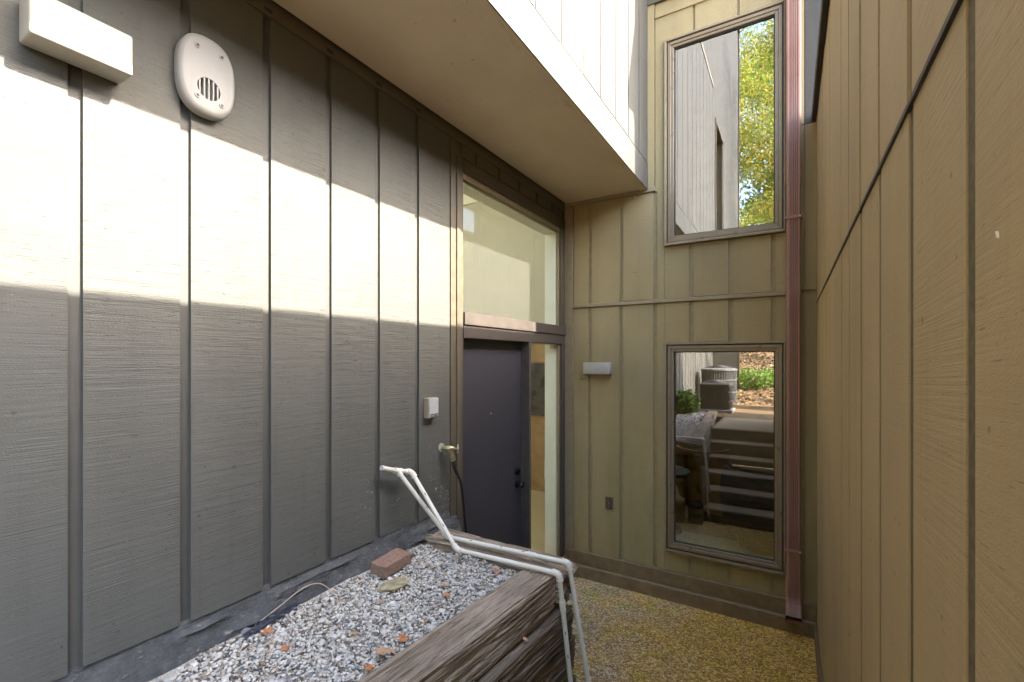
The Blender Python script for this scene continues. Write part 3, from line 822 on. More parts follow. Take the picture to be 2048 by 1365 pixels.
# ================================================================== INTERCOM, HOSE BIB, HOSE, OUTLET
ic = root('door_chime', 'small tan and brushed silver push-button box beside the front door', 'intercom', (LX, 2.165, 1.78))
obj('housing', box(LX + .001, LX + .040, 2.122, 2.212, 1.720, 1.842, .003), M['tanplastic'], ic)
obj('face_plate', box(LX + .040, LX + .046, 2.126, 2.208, 1.726, 1.838, .002), M['silver'], ic)
lb = obj('label_strip', box(LX + .046, LX + .0475, 2.134, 2.200, 1.731, 1.746), M['black'], ic)
for y0, y1 in ((2.138, 2.150), (2.153, 2.157), (2.160, 2.168), (2.178, 2.182), (2.184, 2.187), (2.190, 2.196)):
    obj('print_mark', box(LX + .0475, LX + .0479, y0, y1, 1.735, 1.741), M['silver'], lb)

hb = root('hose_bib', 'weathered brass outdoor tap with hand wheel beside the door casing', 'tap', (LX, 2.29, 1.515))
c0 = Vector((LX, 2.285, 1.515))
obj('flange', tube([c0 + Vector((.0, 0, 0)), c0 + Vector((.008, 0, 0)), c0 + Vector((.012, 0, 0))], [.030, .028, .016], 18), M['galv'], hb, smooth=True)
bm = tube([c0, c0 + Vector((.035, .005, 0)), c0 + Vector((.055, .02, -.003)), c0 + Vector((.068, .045, -.006))], [.013, .015, .019, .014], 14)
obj('body', bm, M['brass'], hb, smooth=True)
obj('spout', tube([c0 + Vector((.052, .018, -.004)), c0 + Vector((.062, .030, -.035)), c0 + Vector((.064, .034, -.055))], [.015, .013, .014], 14), M['brass'], hb, smooth=True)
hc = c0 + Vector((.085, .062, -.008)); ax = Vector((.75, .65, -.05)).normalized(); n1 = ax.cross(Vector((0, 0, 1))).normalized(); n2 = ax.cross(n1)
wheel = obj('hand_wheel', tube([hc + (n1 * math.cos(a) + n2 * math.sin(a)) * (.024 + .003 * math.cos(a * 5)) for a in [2 * math.pi * i / 30 for i in range(31)]], .0048, 8, caps=False), M['galv'], hb, smooth=True)
for k in range(5):
    a = 2 * math.pi * k / 5
    obj('spoke', tube([hc, hc + (n1 * math.cos(a) + n2 * math.sin(a)) * .024], .0035, 6), M['galv'], wheel)
obj('stem', tube([c0 + Vector((.064, .04, -.006)), hc + ax * .004], .006, 8), M['brass'], hb)

hs = root('garden_hose', 'short black hose hanging from the brass tap beside the door', 'hose', (LX + .06, 2.32, 1.44))
q0 = c0 + Vector((.064, .034, -.052))
obj('coupling', tube([q0, q0 + Vector((.002, .005, -.028)), q0 + Vector((.003, .006, -.032))], [.0165, .0165, .013], 12), M['brass'], hs)
P0 = [q0 + Vector((.003, .006, -.03)), q0 + Vector((.0, .028, -.085)), Vector((LX + .07, 2.400, 1.28)), Vector((LX + .055, 2.445, 1.16)), Vector((LX + .045, 2.475, 1.03)), Vector((LX + .045, 2.49, .90)), Vector((LX + .05, 2.50, .55)), Vector((LX + .06, 2.50, .04))]
def smooth_path(P, n=8):
    out = []
    for i in range(len(P) - 1):
        p0 = P[max(i - 1, 0)]; p1 = P[i]; p2 = P[i + 1]; p3 = P[min(i + 2, len(P) - 1)]
        for k in range(n):
            t = k / n
            out.append(.5 * ((2 * p1) + (p2 - p0) * t + (2 * p0 - 5 * p1 + 4 * p2 - p3) * t * t + (3 * p1 - p0 - 3 * p2 + p3) * t ** 3))
    out.append(P[-1]); return out
hp = smooth_path(P0)
obj('hose_tube', tube(hp, .0088, 12), M['black'], hs, smooth=True)
fp = smooth_path(P0[:3], 14)[:20]
obj('ribbed_sleeve', tube(fp, [.0135 - .0025 * i / 20 + (.0018 if i % 2 else 0) for i in range(len(fp))], 12), M['black'], hs)

ou = root('outdoor_outlet', 'small brown duplex outlet low on the back wall between the door and lower window', 'electrical outlet', (-1.445, BY, .73))
obj('cover_plate', box(-1.484, -1.408, BY - .008, BY - .002, .680, .792, .002), M['outlet'], ou)
for z in (.709, .763):
    s_ = obj('receptacle', tube([(-1.446, BY - .008, z), (-1.446, BY - .016, z)], [.021, .019], 20), M['outlet'], ou)
    obj('gasket', tube([(-1.446, BY - .0085, z), (-1.446, BY - .0105, z)], .0235, 20), M['outlet_dark'], ou)
    obj('slot', box(-1.4545, -1.4515, BY - .0168, BY - .0155, z - .004, z + .008), M['outlet_dark'], s_)
    obj('slot', box(-1.4405, -1.4375, BY - .0168, BY - .0155, z - .004, z + .008), M['outlet_dark'], s_)
obj('screw', tube([(-1.446, BY - .007, .736), (-1.446, BY - .011, .736)], .004, 10), M['silver'], ou)
# little plug bulbs under the soffit trim
bm = tube([(-1.20, BY - .002, 3.545), (-1.20, BY - .022, 3.540)], [.008, .010], 10)
obj('cable_clip', bm, M['lamp'], bw)
obj('cable_clip', tube([(-1.27, BY - .002, 3.543), (-1.27, BY - .014, 3.540)], [.006, .006], 10), M['lamp'], bw)

# ================================================================== PLANTER: TIMBERS
def timber(name, p0, p1, wd, ht, seed, mat, parent, crack=.010, label=None, nl=None, rough_end=0):
    """a squared, split and weathered tie running p0 -> p1 (centre line), local x along its length"""
    p0, p1 = Vector(p0), Vector(p1); d = p1 - p0; L_ = d.length; yaw = math.atan2(d.y, d.x)
    nl = nl or int(L_ / .018); per = []
    m_ = 44; n_ = int(m_ * ht / wd)
    rr = .016
    for i in range(m_): per.append((-wd / 2 + wd * i / m_, ht / 2))
    for i in range(n_): per.append((wd / 2, ht / 2 - ht * i / n_))
    for i in range(m_): per.append((wd / 2 - wd * i / m_, -ht / 2))
    for i in range(n_): per.append((-wd / 2, -ht / 2 + ht * i / n_))
    P = []
    for (a, b_) in per:   # round the corners
        ca = max(abs(a) - (wd / 2 - rr), 0); cb = max(abs(b_) - (ht / 2 - rr), 0)
        l = math.hypot(ca, cb)
        if l > 1e-6 and ca > 0 and cb > 0:
            a = math.copysign(wd / 2 - rr + ca / l * rr * min(1, l / rr), a); b_ = math.copysign(ht / 2 - rr + cb / l * rr * min(1, l / rr), b_)
        P.append((a, b_))
    N = len(P); verts = []
    for j in range(nl + 1):
        s = j / nl * L_
        es = 0
        edge = min(s, L_ - s)
        for k, (a, b_) in enumerate(P):
            ln = max(math.hypot(a / wd, b_ / ht), 1e-5)
            nx, nz = (math.copysign(1, a), 0) if abs(a / wd) > abs(b_ / ht) else (0, math.copysign(1, b_))
            if abs(abs(a / wd) - abs(b_ / ht)) < .06: nx, nz = (math.copysign(.7, a), math.copysign(.7, b_))
            ridge = 1 - abs(noise.noise(Vector((s * 1.3 + seed * 7, a * 34, b_ * 34 + seed))) * 2.4)
            dz = -crack * max(0, ridge - .62) / .38
            ridge2 = 1 - abs(noise.noise(Vector((s * 3.1 + seed * 3, a * 85 + 5, b_ * 85 + seed))) * 2.2)
            dz -= crack * .42 * max(0, ridge2 - .5) / .5
            dz += .006 * noise.noise(Vector((s * 2.3, a * 8, b_ * 8 + seed * 2)))
            if edge < .05: dz -= (.05 - edge) * .25 + (.006 * noise.noise(Vector((a * 40, b_ * 40, seed))))
            sx = s
            if j in (0, nl): sx += rough_end * noise.noise(Vector((a * 30, b_ * 30, seed + s)))
            verts.append((sx, -(a + nx * dz), b_ + nz * dz))
    faces = [(j * N + k, j * N + (k + 1) % N, (j + 1) * N + (k + 1) % N, (j + 1) * N + k) for j in range(nl) for k in range(N)]
    # end caps
    for jj in (0, nl):
        c_ = len(verts); verts.append((L_ * (jj / nl), 0, 0))
        for k in range(N):
            f_ = (jj * N + k, jj * N + (k + 1) % N, c_)
            faces.append(f_ if jj else f_[::-1])
    me = bpy.data.meshes.new(name); me.from_pydata(verts, [], faces); me.materials.append(mat)
    me.update(); bm = bmesh.new(); bm.from_mesh(me); bmesh.ops.recalc_face_normals(bm, faces=bm.faces); bm.to_mesh(me); bm.free()
    me.polygons.foreach_set('use_smooth', [True] * len(me.polygons))
    o = bpy.data.objects.new(name, me); C.objects.link(o); o.parent = parent
    o.location = p0 - wloc(parent); o.rotation_euler = (0, -math.asin(max(-1, min(1, d.z / L_))), yaw)
    if label: o['label'] = label
    return o
pl = root('timber_planter', 'raised bed walled with stacked weathered railway ties beside the steps', 'planter', (-1.1, 1.0, 0))
# the long ties: direction turns slightly towards +X going away
def ey(y): return -1.120 + .071 * y      # outer (right) face at height of the top tie
def tie_line(y0, y1, off, z): return (ey(y0) + off, y0, z), (ey(y1) + off, y1, z)
a_, b_ = tie_line(-1.9, 2.06, -.085, .943); timber('timber', a_, b_, .172, .178, 1, M['tie'], pl, .013, label='grey split top timber along the gravel', rough_end=.02, nl=230)
a_, b_ = tie_line(-1.9, 2.17, -.060, .757); timber('timber', a_, b_, .19, .180, 2, M['tie2'], pl, .012, rough_end=.02, nl=210)
a_, b_ = tie_line(-1.9, 2.22, -.068, .570); timber('timber', a_, b_, .18, .178, 3, M['tie2'], pl, .010, rough_end=.02, nl=160)
a_, b_ = tie_line(-1.9, 2.20, -.055, .385); timber('timber', a_, b_, .18, .178, 4, M['tie2'], pl, .010, rough_end=.02, nl=140)
a_, b_ = tie_line(-1.9, 2.22, -.060, .200); timber('timber', a_, b_, .18, .178, 5, M['tie2'], pl, .010, rough_end=.02, nl=120)
a_, b_ = tie_line(-1.9, 2.20, -.060, .050); timber('timber', a_, b_, .18, .12, 6, M['tie2'], pl, .010, rough_end=.02, nl=100)
timber('timber', (-1.83, 2.135, .962), (-.965, 2.165, .940), .20, .165, 8, M['tie3'], pl, .016, label='pale splintered cross timber at the end of the bed', rough_end=.04, nl=90)
for kk, zz in enumerate((.76, .575, .39, .205, .05)):
    timber('timber', (-1.83, 2.17, zz), (-1.16, 2.18, zz), .17, .175, 20 + kk, M['tie2'], pl, .008, nl=24)
# splinters standing off the cross timber
for k in range(7):
    x = -1.08 + k * .018; p = Vector((x, 2.15 + random.uniform(-.04, .05), 1.032))
    obj('splinter', tube([p, p + Vector((-.07 - .02 * random.random(), -.01 + .03 * random.random(), .010)), p + Vector((-.12, .0, .004))], [.004, .003, .001], 5), M['tie3'], pl)
obj('fill', box(-1.86, -1.32, -1.8, 2.05, .02, .90), M['soil'], pl)
obj('fill', box(-1.32, -1.24, -1.8, 2.03, .02, .90), M['soil'], pl)

# gravel bed of real stones
def stones(name, n, area, size, zf, seed, label, sub=2, bigs=.02):
    rng = np.random.default_rng(seed)
    ico = bmesh.new(); bmesh.ops.create_icosphere(ico, subdivisions=sub, radius=1)
    bv = np.array([v.co[:] for v in ico.verts]); bf = np.array([[v.index for v in f.verts] for f in ico.faces]); ico.free()
    nv, nf = len(bv), len(bf)
    V = np.zeros((n * nv, 3), np.float32); Fc = np.zeros((n * nf, 3), np.int64); col = np.zeros((n * nv, 4), np.float32)
    for i in range(n):
        x, y = area(rng)
        s = size * rng.lognormal(0, .32)
        if rng.random() < bigs: s *= 1.7
        # angular: cut the ball with random planes
        v = bv.copy()
        for _ in range(7):
            nn = rng.normal(size=3); nn /= np.linalg.norm(nn); dd = rng.uniform(.55, .85)
            pr = v @ nn; over = np.maximum(pr - dd, 0); v -= np.outer(over, nn)
        v *= np.array([1, rng.uniform(.6, .95), rng.uniform(.38, .65)]) * s
        q = rng.normal(size=4); q[0] += 1.2; q[3] *= 3; q[1] *= .45; q[2] *= .45; q /= np.linalg.norm(q); w_, a, b2, c = q
        Rm = np.array([[1 - 2 * (b2 * b2 + c * c), 2 * (a * b2 - w_ * c), 2 * (a * c + w_ * b2)], [2 * (a * b2 + w_ * c), 1 - 2 * (a * a + c * c), 2 * (b2 * c - w_ * a)], [2 * (a * c - w_ * b2), 2 * (b2 * c + w_ * a), 1 - 2 * (a * a + b2 * b2)]])
        v = v @ Rm.T
        V[i * nv:(i + 1) * nv] = v + np.array([x, y, zf(x, y) + rng.uniform(-.007, .008)])
        Fc[i * nf:(i + 1) * nf] = bf + i * nv
        t = rng.random()
        if t < .62: c_ = np.array([.58, .545, .49]) * rng.uniform(.75, 1.2)
        elif t < .80: c_ = np.array([.54, .475, .39]) * rng.uniform(.7, 1.15)
        elif t < .86: c_ = np.array([.38, .29, .20]) * rng.uniform(.6, 1.1)
        elif t < .95: c_ = np.array([.30, .29, .28]) * rng.uniform(.5, 1.1)
        else: c_ = np.array([.16, .13, .11]) * rng.uniform(.5, 1.1)
        col[i * nv:(i + 1) * nv, :3] = np.clip(c_, 0, .8); col[i * nv:(i + 1) * nv, 3] = 1
    me = bpy.data.meshes.new(name)
    me.vertices.add(len(V)); me.vertices.foreach_set('co', V.ravel())
    me.loops.add(len(Fc) * 3); me.loops.foreach_set('vertex_index', Fc.ravel().astype(np.int32))
    me.polygons.add(len(Fc)); me.polygons.foreach_set('loop_start', np.arange(0, len(Fc) * 3, 3, dtype=np.int32))
    me.update(calc_edges=True); me.validate()
    at = me.color_attributes.new('tint', 'FLOAT_COLOR', 'POINT'); at.data.foreach_set('color', col.ravel())
    me.materials.append(M['stone'])
    o = bpy.data.objects.new(name, me); C.objects.link(o); o['kind'] = 'stuff'; o['label'] = label
    return o
def bed_z(x, y):
    return .992 + .010 * noise.noise(Vector((x * 5, y * 5, 2))) - .02 * max(0, (x + 1.35)) + (.010 if x < -1.75 else 0)
def bed_area(rng):
    while True:
        y = rng.uniform(.25, 2.04); x0 = -1.825; x1 = ey(y) - .165
        if rng.random() < .3: y = rng.uniform(.75, 2.04)
        x = rng.uniform(x0 + .03 * noise.noise(Vector((y * 7, 0, 0))) , x1)
        return x, y
stones('gravel', 16000, bed_area, .0072, bed_z, 3, 'pale crushed gravel filling the raised bed')
def bed_area2(rng): return rng.uniform(-1.86, -1.35), rng.uniform(-4.8, .25)
stones('gravel', 2600, bed_area2, .02, lambda x, y: 1.0, 5, 'pale gravel strip beside the wall behind the steps', sub=1)

# dirt fines between stones
bm = bmesh.new(); rows = []
for j in range(60):
    y = -.3 + 2.36 * j / 59
    rows.append([bm.verts.new((x, y, bed_z(x, y) - .010)) for x in np.linspace(-1.86, ey(y) - .10, 16)])
for r0, r1 in zip(rows, rows[1:]):
    for k in range(15): bm.faces.new((r0[k], r1[k], r1[k + 1], r0[k + 1]))
obj('bed_soil', bm, M['fines'], kind='structure', smooth=True)

# brick, stone, leaves, twigs
br = box(-.095, .095, -.050, .050, 0, .058, .004, seg=2)
bmesh.ops.subdivide_edges(br, edges=br.edges[:], cuts=3, use_grid_fill=True)
for v in br.verts:
    nn = noise.noise(v.co * 45) * .0016; v.co += v.co.normalized() * nn
o = obj('clay_brick', br, M['brick'], label='worn reddish-brown brick lying on the gravel by the wall', cat='brick', loc=(0, 0, 0))
o.location = (-1.752, 1.712, 1.008); o.rotation_euler = (R(4), R(-2), R(90 + 2))
bm = bmesh.new(); bmesh.ops.create_icosphere(bm, subdivisions=3, radius=1)
for v in bm.verts:
    c_ = v.co.copy(); c_.x *= .078; c_.y *= .043; c_.z *= .026
    c_.z *= 1 - .35 * (v.co.x < 0) * abs(v.co.x); c_ += v.co.normalized() * noise.noise(v.co * 1.8) * .014
    if c_.z > .017: c_.z = .017 + (c_.z - .017) * .2
    v.co = c_
o = obj('field_stone', bm, M['rock'], label='flat tan stone on the gravel in front of the brick', cat='stone', loc=(0, 0, 0))
o.location = (-1.605, 1.585, 1.012); o.rotation_euler = (R(-8), R(-6), R(62))

def oak_leaf(size, seed):
    rnd = random.Random(seed); bm = bmesh.new(); n = 26; L_, Rr = [], []
    for i in range(n + 1):
        t = i / n
        wv = math.sin(math.pi * min(1, t * 1.02)) ** .6 * (.30 + .16 * math.cos(t * math.pi * 7)) * (1.0 if t > .12 else .15)
        curl = .10 * math.sin(t * 3 + seed)
        L_.append(bm.verts.new((t * size - size / 2, wv * size, (curl + .30 * abs(wv)) * size * .6)))
        Rr.append(bm.verts.new((t * size - size / 2, -wv * size * rnd.uniform(.8, 1), (curl + .26 * abs(wv)) * size * .6)))
    mid = [bm.verts.new((t / n * size - size / 2, 0, .06 * math.sin(t / n * 3 + seed) * size * .6)) for t in range(n + 1)]
    for i in range(n):
        bm.faces.new((mid[i], mid[i + 1], L_[i + 1], L_[i])); bm.faces.new((Rr[i], Rr[i + 1], mid[i + 1], mid[i]))
    return bm
leaf_specs = [
 ((-1.757, 1.055), .050, 20, 'dryleaf', 'orange fallen leaf beside the torn plastic at the wall'),
 ((-1.262, 1.200), .085, 70, 'dryleaf2', 'large pale oak leaf on the gravel against the top timber'),
 ((-1.268, 1.300), .060, 130, 'dryleaf', 'rust oak leaf just beyond the large pale oak leaf'),
 ((-1.250, 1.120), .050, -40, 'dryleaf', 'torn orange leaf nearest the camera along the timber'),
 ((-1.600, 1.033), .040, 60, 'dryleaf', 'small dark red leaf on open gravel'),
 ((-1.457, 1.224), .040, 10, 'dryleaf2', 'tan curled leaf in the middle of the gravel'),
 ((-1.262, 1.950), .050, 100, 'dryleaf', 'orange leaf in the far corner where the timbers meet'),
 ((-1.533, 1.445), .035, 150, 'dryleaf2', 'small pale leaf on the gravel in front of the tan stone'),
 ((-1.400, 1.700), .055, 35, 'dryleaf2', 'faded leaf between the pipes and the tan stone'),
 ((-1.330, 1.640), .045, 85, 'dryleaf', 'rusty leaf scrap beside the straight twig'),
]
for i, ((x, y), s_, rz, mt, lab) in enumerate(leaf_specs):
    o = obj('oak_leaf', oak_leaf(s_, i), M[mt], label=lab, cat='leaf', group='fallen leaves on the gravel', loc=(0, 0, 0), smooth=True)
    o.location = (x, y, 1.012); o.rotation_euler = (R(random.uniform(-12, 12)), R(random.uniform(-10, 10)), R(rz))
o = obj('oak_leaf', oak_leaf(.03, 31), M['dryleaf2'], label='tiny pale leaf caught between the top and second timbers', cat='leaf', loc=(0, 0, 0)); o.location = (ey(1.75) + .010, 1.75, .862); o.rotation_euler = (R(20), R(30), R(40))
tw = smooth_path([Vector(p) for p in ((-1.84, 1.06, 1.010), (-1.82, 1.15, 1.050), (-1.81, 1.25, 1.085), (-1.80, 1.32, 1.080), (-1.78, 1.36, 1.045), (-1.75, 1.38, 1.005))])
obj('curved_twig', tube(tw, .0022, 6), M['twig'], label='thin pale arching twig between the gravel and the wall', cat='twig', loc=(-1.80, 1.2, 1.0))
obj('straight_twig', tube([(-1.33, 1.50, 1.016), (-1.30, 1.57, 1.014), (-1.285, 1.60, 1.012)], [.003, .0028, .002], 6), M['twig'], label='short brown twig on the gravel near the top timber', cat='twig', loc=(-1.3, 1.55, 1.0))
bm = bmesh.new(); rows = []
for j in range(14):
    t = j / 13; rows.append([bm.verts.new((-1.825 + .05 * u + .01 * noise.noise(Vector((t * 5, u * 3, 1))), .99 + .24 * t, 1.012 + .02 * noise.noise(Vector((t * 7, u * 6, 0))) + .012 * (1 - u))) for u in np.linspace(0, 1, 6) * (1 - .6 * t)])
for r0, r1 in zip(rows, rows[1:]):
    for k in range(5): bm.faces.new((r0[k], r1[k], r1[k + 1], r0[k + 1]))
obj('torn_plastic', bm, M['tarp'], label='scrap of torn blue-black plastic by the wall behind the orange leaf', cat='plastic scrap', loc=(-1.8, 1.1, 1.0))

# ================================================================== PVC PIPE LOOP
pv = root('pvc_pipe_loop', 'white plastic pipe loop propped on the wall and laid over the planter end', 'pipe', (-1.0, 2.1, 1.05))
PR = .0118
def pipe(pts, r=PR, name='pipe'):
    return obj(name, tube(pts, r, 16), M['pvc'], pv, smooth=False if name == 'x' else True)
def fitting(p, q0, q1, ln=.034, r=.0158):
    """elbow at p with sockets towards q0 and q1"""
    p, q0, q1 = map(Vector, (p, q0, q1)); a = (q0 - p).normalized(); b2 = (q1 - p).normalized()
    pts = [p + a * ln] + arc(p + a * ln, p, p + b2 * ln, ln * .72, 8) + [p + b2 * ln]
    pipe(pts, r, 'elbow_fitting')
    for e, d in ((p + a * ln, a), (p + b2 * ln, b2)): pipe([e, e - d * .006], r + .0016, 'socket_rim')
# front run (B) and back run (A)
B0, B1, B2, B3 = (-1.83, 1.945, 1.443), (-1.54, 1.985, 1.050), (-.946, 2.012, 1.052), (-.880, 2.10, .10)
A0, A1, A2, A3 = (-1.845, 1.850, 1.466), (-1.685, 2.085, 1.058), (-.945, 2.122, 1.062), (-.852, 2.17, .42)
T0 = (-1.845, 1.735, 1.505)
for P_ in ((B0, B1), (B1, B2), (B2, B3), (A0, A1), (A1, A2), (A2, A3), (T0, A0), (A0, B0)):
    pipe([Vector(P_[0]), Vector(P_[1])])
fitting(B0, A0, B1); fitting(B1, B0, B2, .030); fitting(B2, B1, B3); fitting(A1, A0, A2, .030); fitting(A2, A1, A3)
fitting(A0, T0, B0, .026, .0150); pipe([Vector(A0), Vector(A0) + (Vector(A1) - Vector(A0)).normalized() * .03], .0155, 'tee_socket')
pipe([Vector(T0), Vector(T0) + (Vector(A0) - Vector(T0)).normalized() * .012], .0135, 'end_cap')
cp = Vector(A1).lerp(Vector(A2), .72); dd = (Vector(A2) - Vector(A1)).normalized()
pipe([cp - dd * .022, cp + dd * .022], .0152, 'coupling')
cp = Vector(B2).lerp(Vector(B3), .16); dd = (Vector(B3) - Vector(B2)).normalized()
pipe([cp - dd * .02, cp + dd * .03], .0150, 'coupling')
# printed and scuffed marks along the pipes
for (p, q), ts in (((A1, A2), (.22, .48, .66)), ((B2, B3), (.3, .42)), ((B0, B1), (.3, .7)), ((A0, A1), (.55,))):
    p, q = Vector(p), Vector(q); d = (q - p).normalized()
    for t in ts:
        c_ = p.lerp(q, t); up = Vector((.15, -.45, .88)); up = (up - d * up.dot(d)).normalized(); sd_ = d.cross(up)
        bm = bmesh.new(); wv = .0022; ln = .009
        rs = []
        for aa in (-.18, 0, .18):
            rd = (up * math.cos(aa) + sd_ * math.sin(aa)) * (PR + .0003)
            rs.append((bm.verts.new(c_ - d * ln + rd), bm.verts.new(c_ + d * ln + rd)))
        for r0, r1 in zip(rs, rs[1:]): bm.faces.new((r0[0], r0[1], r1[1], r1[0]))
        obj('scuff_mark', bm, M['mastic'], pv)

# ================================================================== STEPS
st = root('steps', 'pebbled steps edged with dark timber risers, climbing toward the viewer', 'steps', (-.4, 1.2, 0))
for k in range(6):
    yn = 2.02 - .29 * k; z = .166 * (k + 1); x0 = ey(yn) + .03
    yb = yn - .29 if k < 5 else -1.0
    obj('riser', box(x0, RX - .004, yn - .045, yn, z - .166, z - .006, .004), M['tie2'], st)
    obj('tread', box(x0, RX - .004, yb - .0, yn - .045, z - .166, z - (.0 if k == 5 else .003)), M['tread'], st)
obj('foundation', box(-1.1, RX - .004, -1.0, .50, 0, .80), M['concrete'], st)
obj('landing_edge', box(-1.05, 1.6, -2.6, -2.5, .95, 1.10, .005), M['tie2'], st)

# ================================================================== ROOMS BEHIND THE GLASS
ra = root('entry_hall', 'tan two-storey hall seen through the transom and sidelight', 'room', (-3.5, 3.5, .17))
HX0, HX1, HY0, HY1, HZ = -6.0, LX - .16, 1.0, 6.0, 5.4
obj('floor', box(HX0, HX1 - .0, HY0, HY1, .10, .168), M['carpet'], ra)
obj('inner_wall', box(HX0, HX1, HY1, HY1 + .1, .17, HZ), M['interior'], ra)
obj('inner_wall', box(HX0 - .1, HX0, HY0, HY1, .17, HZ), M['interior'], ra)
obj('inner_wall', box(HX0, HX1, HY0 - .1, HY0, .17, HZ), M['interior'], ra)
obj('inner_wall', box(HX1 - .001, HX1 + .03, 4.30, HY1, .17, HZ), M['interior'], ra)
obj('inner_wall', box(HX1 - .005, HX1 - .001, HY0, 2.42, .17, HZ), M['interior'], ra)
obj('inner_wall', box(HX1 - .03, HX1 + .03, 2.42, 4.30, 3.66, HZ), M['interior'], ra)
obj('ceiling', box(-3.9, HX1 + .03, HY0, HY1, HZ, HZ + .1), M['cream'], ra)
obj('ceiling', box(HX0 - .1, -3.9, 3.6, HY1, HZ, HZ + .1), M['cream'], ra)  # unseen ceiling opening added beside this piece lets sun light the hall
obj('ceiling_band', box(HX0, HX1, HY1 - .05, HY1 - .001, 4.55, 4.75), M['cream'], ra)
obj('brown_panel', box(-4.0, HX1 - .01, 5.93, 5.96, .17, 2.35), M['interior_brown'], ra)
pc = root('framed_picture', 'dark framed picture on the brown wall inside, seen through the sidelight', 'picture', (-3.1, 5.91, 1.64))
obj('frame', box(-3.26, -2.96, 5.900, 5.925, 1.24, 2.04), M['threshold'], pc)
obj('print', box(-3.24, -2.98, 5.895, 5.8995, 1.26, 2.02), M['picture'], pc)
ch = root('white_shell_chair', 'white rounded shell chair inside, seen through the sidelight', 'chair', (-2.55, 5.0, .17))
bm = poly_prism([(-.24 + .48 * 0, .45)] + [(.24 * math.copysign(abs(math.cos(t)) ** .6, math.cos(t)), .70 + .27 * math.copysign(abs(math.sin(t)) ** .6, math.sin(t))) for t in np.linspace(math.pi, 0, 20)] + [(.24, .45)], lambda u, v, d: (-2.31 + u, 5.0 + d + .05 * (v - .45), .17 + v), 0, .03)
obj('backrest', bm, M['chair_white'], ch)
obj('seat', box(-2.55, -2.08, 5.03, 5.45, .58, .62, .01), M['chair_white'], ch)
for x, y in ((-2.53, 5.06), (-2.11, 5.06), (-2.53, 5.42), (-2.11, 5.42)): obj('leg', cyl((x, y, .17), (x, y, .58), .012, 8), M['steel'], ch)

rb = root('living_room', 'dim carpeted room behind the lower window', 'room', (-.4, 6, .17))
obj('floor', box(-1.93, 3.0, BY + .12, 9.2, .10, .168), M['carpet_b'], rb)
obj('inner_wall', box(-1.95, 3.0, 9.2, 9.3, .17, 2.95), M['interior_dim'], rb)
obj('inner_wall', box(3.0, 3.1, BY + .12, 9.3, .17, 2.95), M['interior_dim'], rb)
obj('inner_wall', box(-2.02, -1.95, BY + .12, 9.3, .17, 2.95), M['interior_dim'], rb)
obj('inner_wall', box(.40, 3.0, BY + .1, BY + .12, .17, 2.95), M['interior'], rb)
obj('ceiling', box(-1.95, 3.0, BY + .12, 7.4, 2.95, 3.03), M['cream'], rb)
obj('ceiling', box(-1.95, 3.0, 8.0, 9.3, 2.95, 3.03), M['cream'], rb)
obj('ceiling', box(-.1, 3.0, 7.4, 8.0, 2.95, 3.03), M['cream'], rb)  # unseen gap between ceiling pieces, added to let daylight into the room
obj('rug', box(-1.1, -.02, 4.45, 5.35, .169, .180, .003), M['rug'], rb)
obj('upper_room_box', box(-1.2, .38, 6.5, 6.6, 3.05, 6.4), M['interior_brown'], bw)
obj('upper_room_box', box(-1.2, -1.15, BY + .13, 6.5, 3.05, 6.4), M['interior_brown'], bw)
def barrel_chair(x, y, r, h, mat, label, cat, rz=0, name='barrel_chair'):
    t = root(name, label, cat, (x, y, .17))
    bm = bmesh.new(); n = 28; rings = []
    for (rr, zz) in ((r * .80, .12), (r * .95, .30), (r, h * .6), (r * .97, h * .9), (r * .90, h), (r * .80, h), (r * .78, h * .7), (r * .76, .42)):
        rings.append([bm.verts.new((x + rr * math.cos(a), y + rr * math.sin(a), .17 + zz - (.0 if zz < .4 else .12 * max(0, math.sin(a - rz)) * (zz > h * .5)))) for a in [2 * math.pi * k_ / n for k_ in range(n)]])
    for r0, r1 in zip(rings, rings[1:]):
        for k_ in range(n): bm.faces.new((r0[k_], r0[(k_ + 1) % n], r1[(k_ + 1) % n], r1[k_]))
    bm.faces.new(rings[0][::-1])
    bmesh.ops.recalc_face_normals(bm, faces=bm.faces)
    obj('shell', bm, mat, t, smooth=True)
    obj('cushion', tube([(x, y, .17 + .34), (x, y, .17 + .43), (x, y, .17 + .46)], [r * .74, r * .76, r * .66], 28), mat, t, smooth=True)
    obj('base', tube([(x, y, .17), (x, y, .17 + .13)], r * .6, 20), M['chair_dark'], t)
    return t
barrel_chair(-.98, 6.45, .36, .76, M['chair_tan'], 'tan rounded chair behind the lower window, farther left one', 'chair')
barrel_chair(-.66, 5.95, .28, .62, M['chair_tan'], 'smaller tan rounded chair behind the lower window beside the dark armchair', 'chair')
barrel_chair(-.20, 5.35, .44, .80, M['chair_dark'], 'big dark rounded armchair at the right inside the lower window', 'armchair', name='armchair')
tb = root('side_table', 'round green-topped side table at the left edge inside the lower window', 'table', (-1.12, 5.2, .17))
obj('tabletop', tube([(-1.16, 5.3, .80), (-1.16, 5.3, .83), (-1.16, 5.3, .85)], [.20, .24, .23], 28), M['chair_green'], tb, smooth=True)
obj('pedestal', tube([(-1.16, 5.3, .17), (-1.16, 5.3, .2), (-1.16, 5.3, .35), (-1.16, 5.3, .8)], [.15, .14, .04, .06], 18), M['chair_dark'], tb, smooth=True)

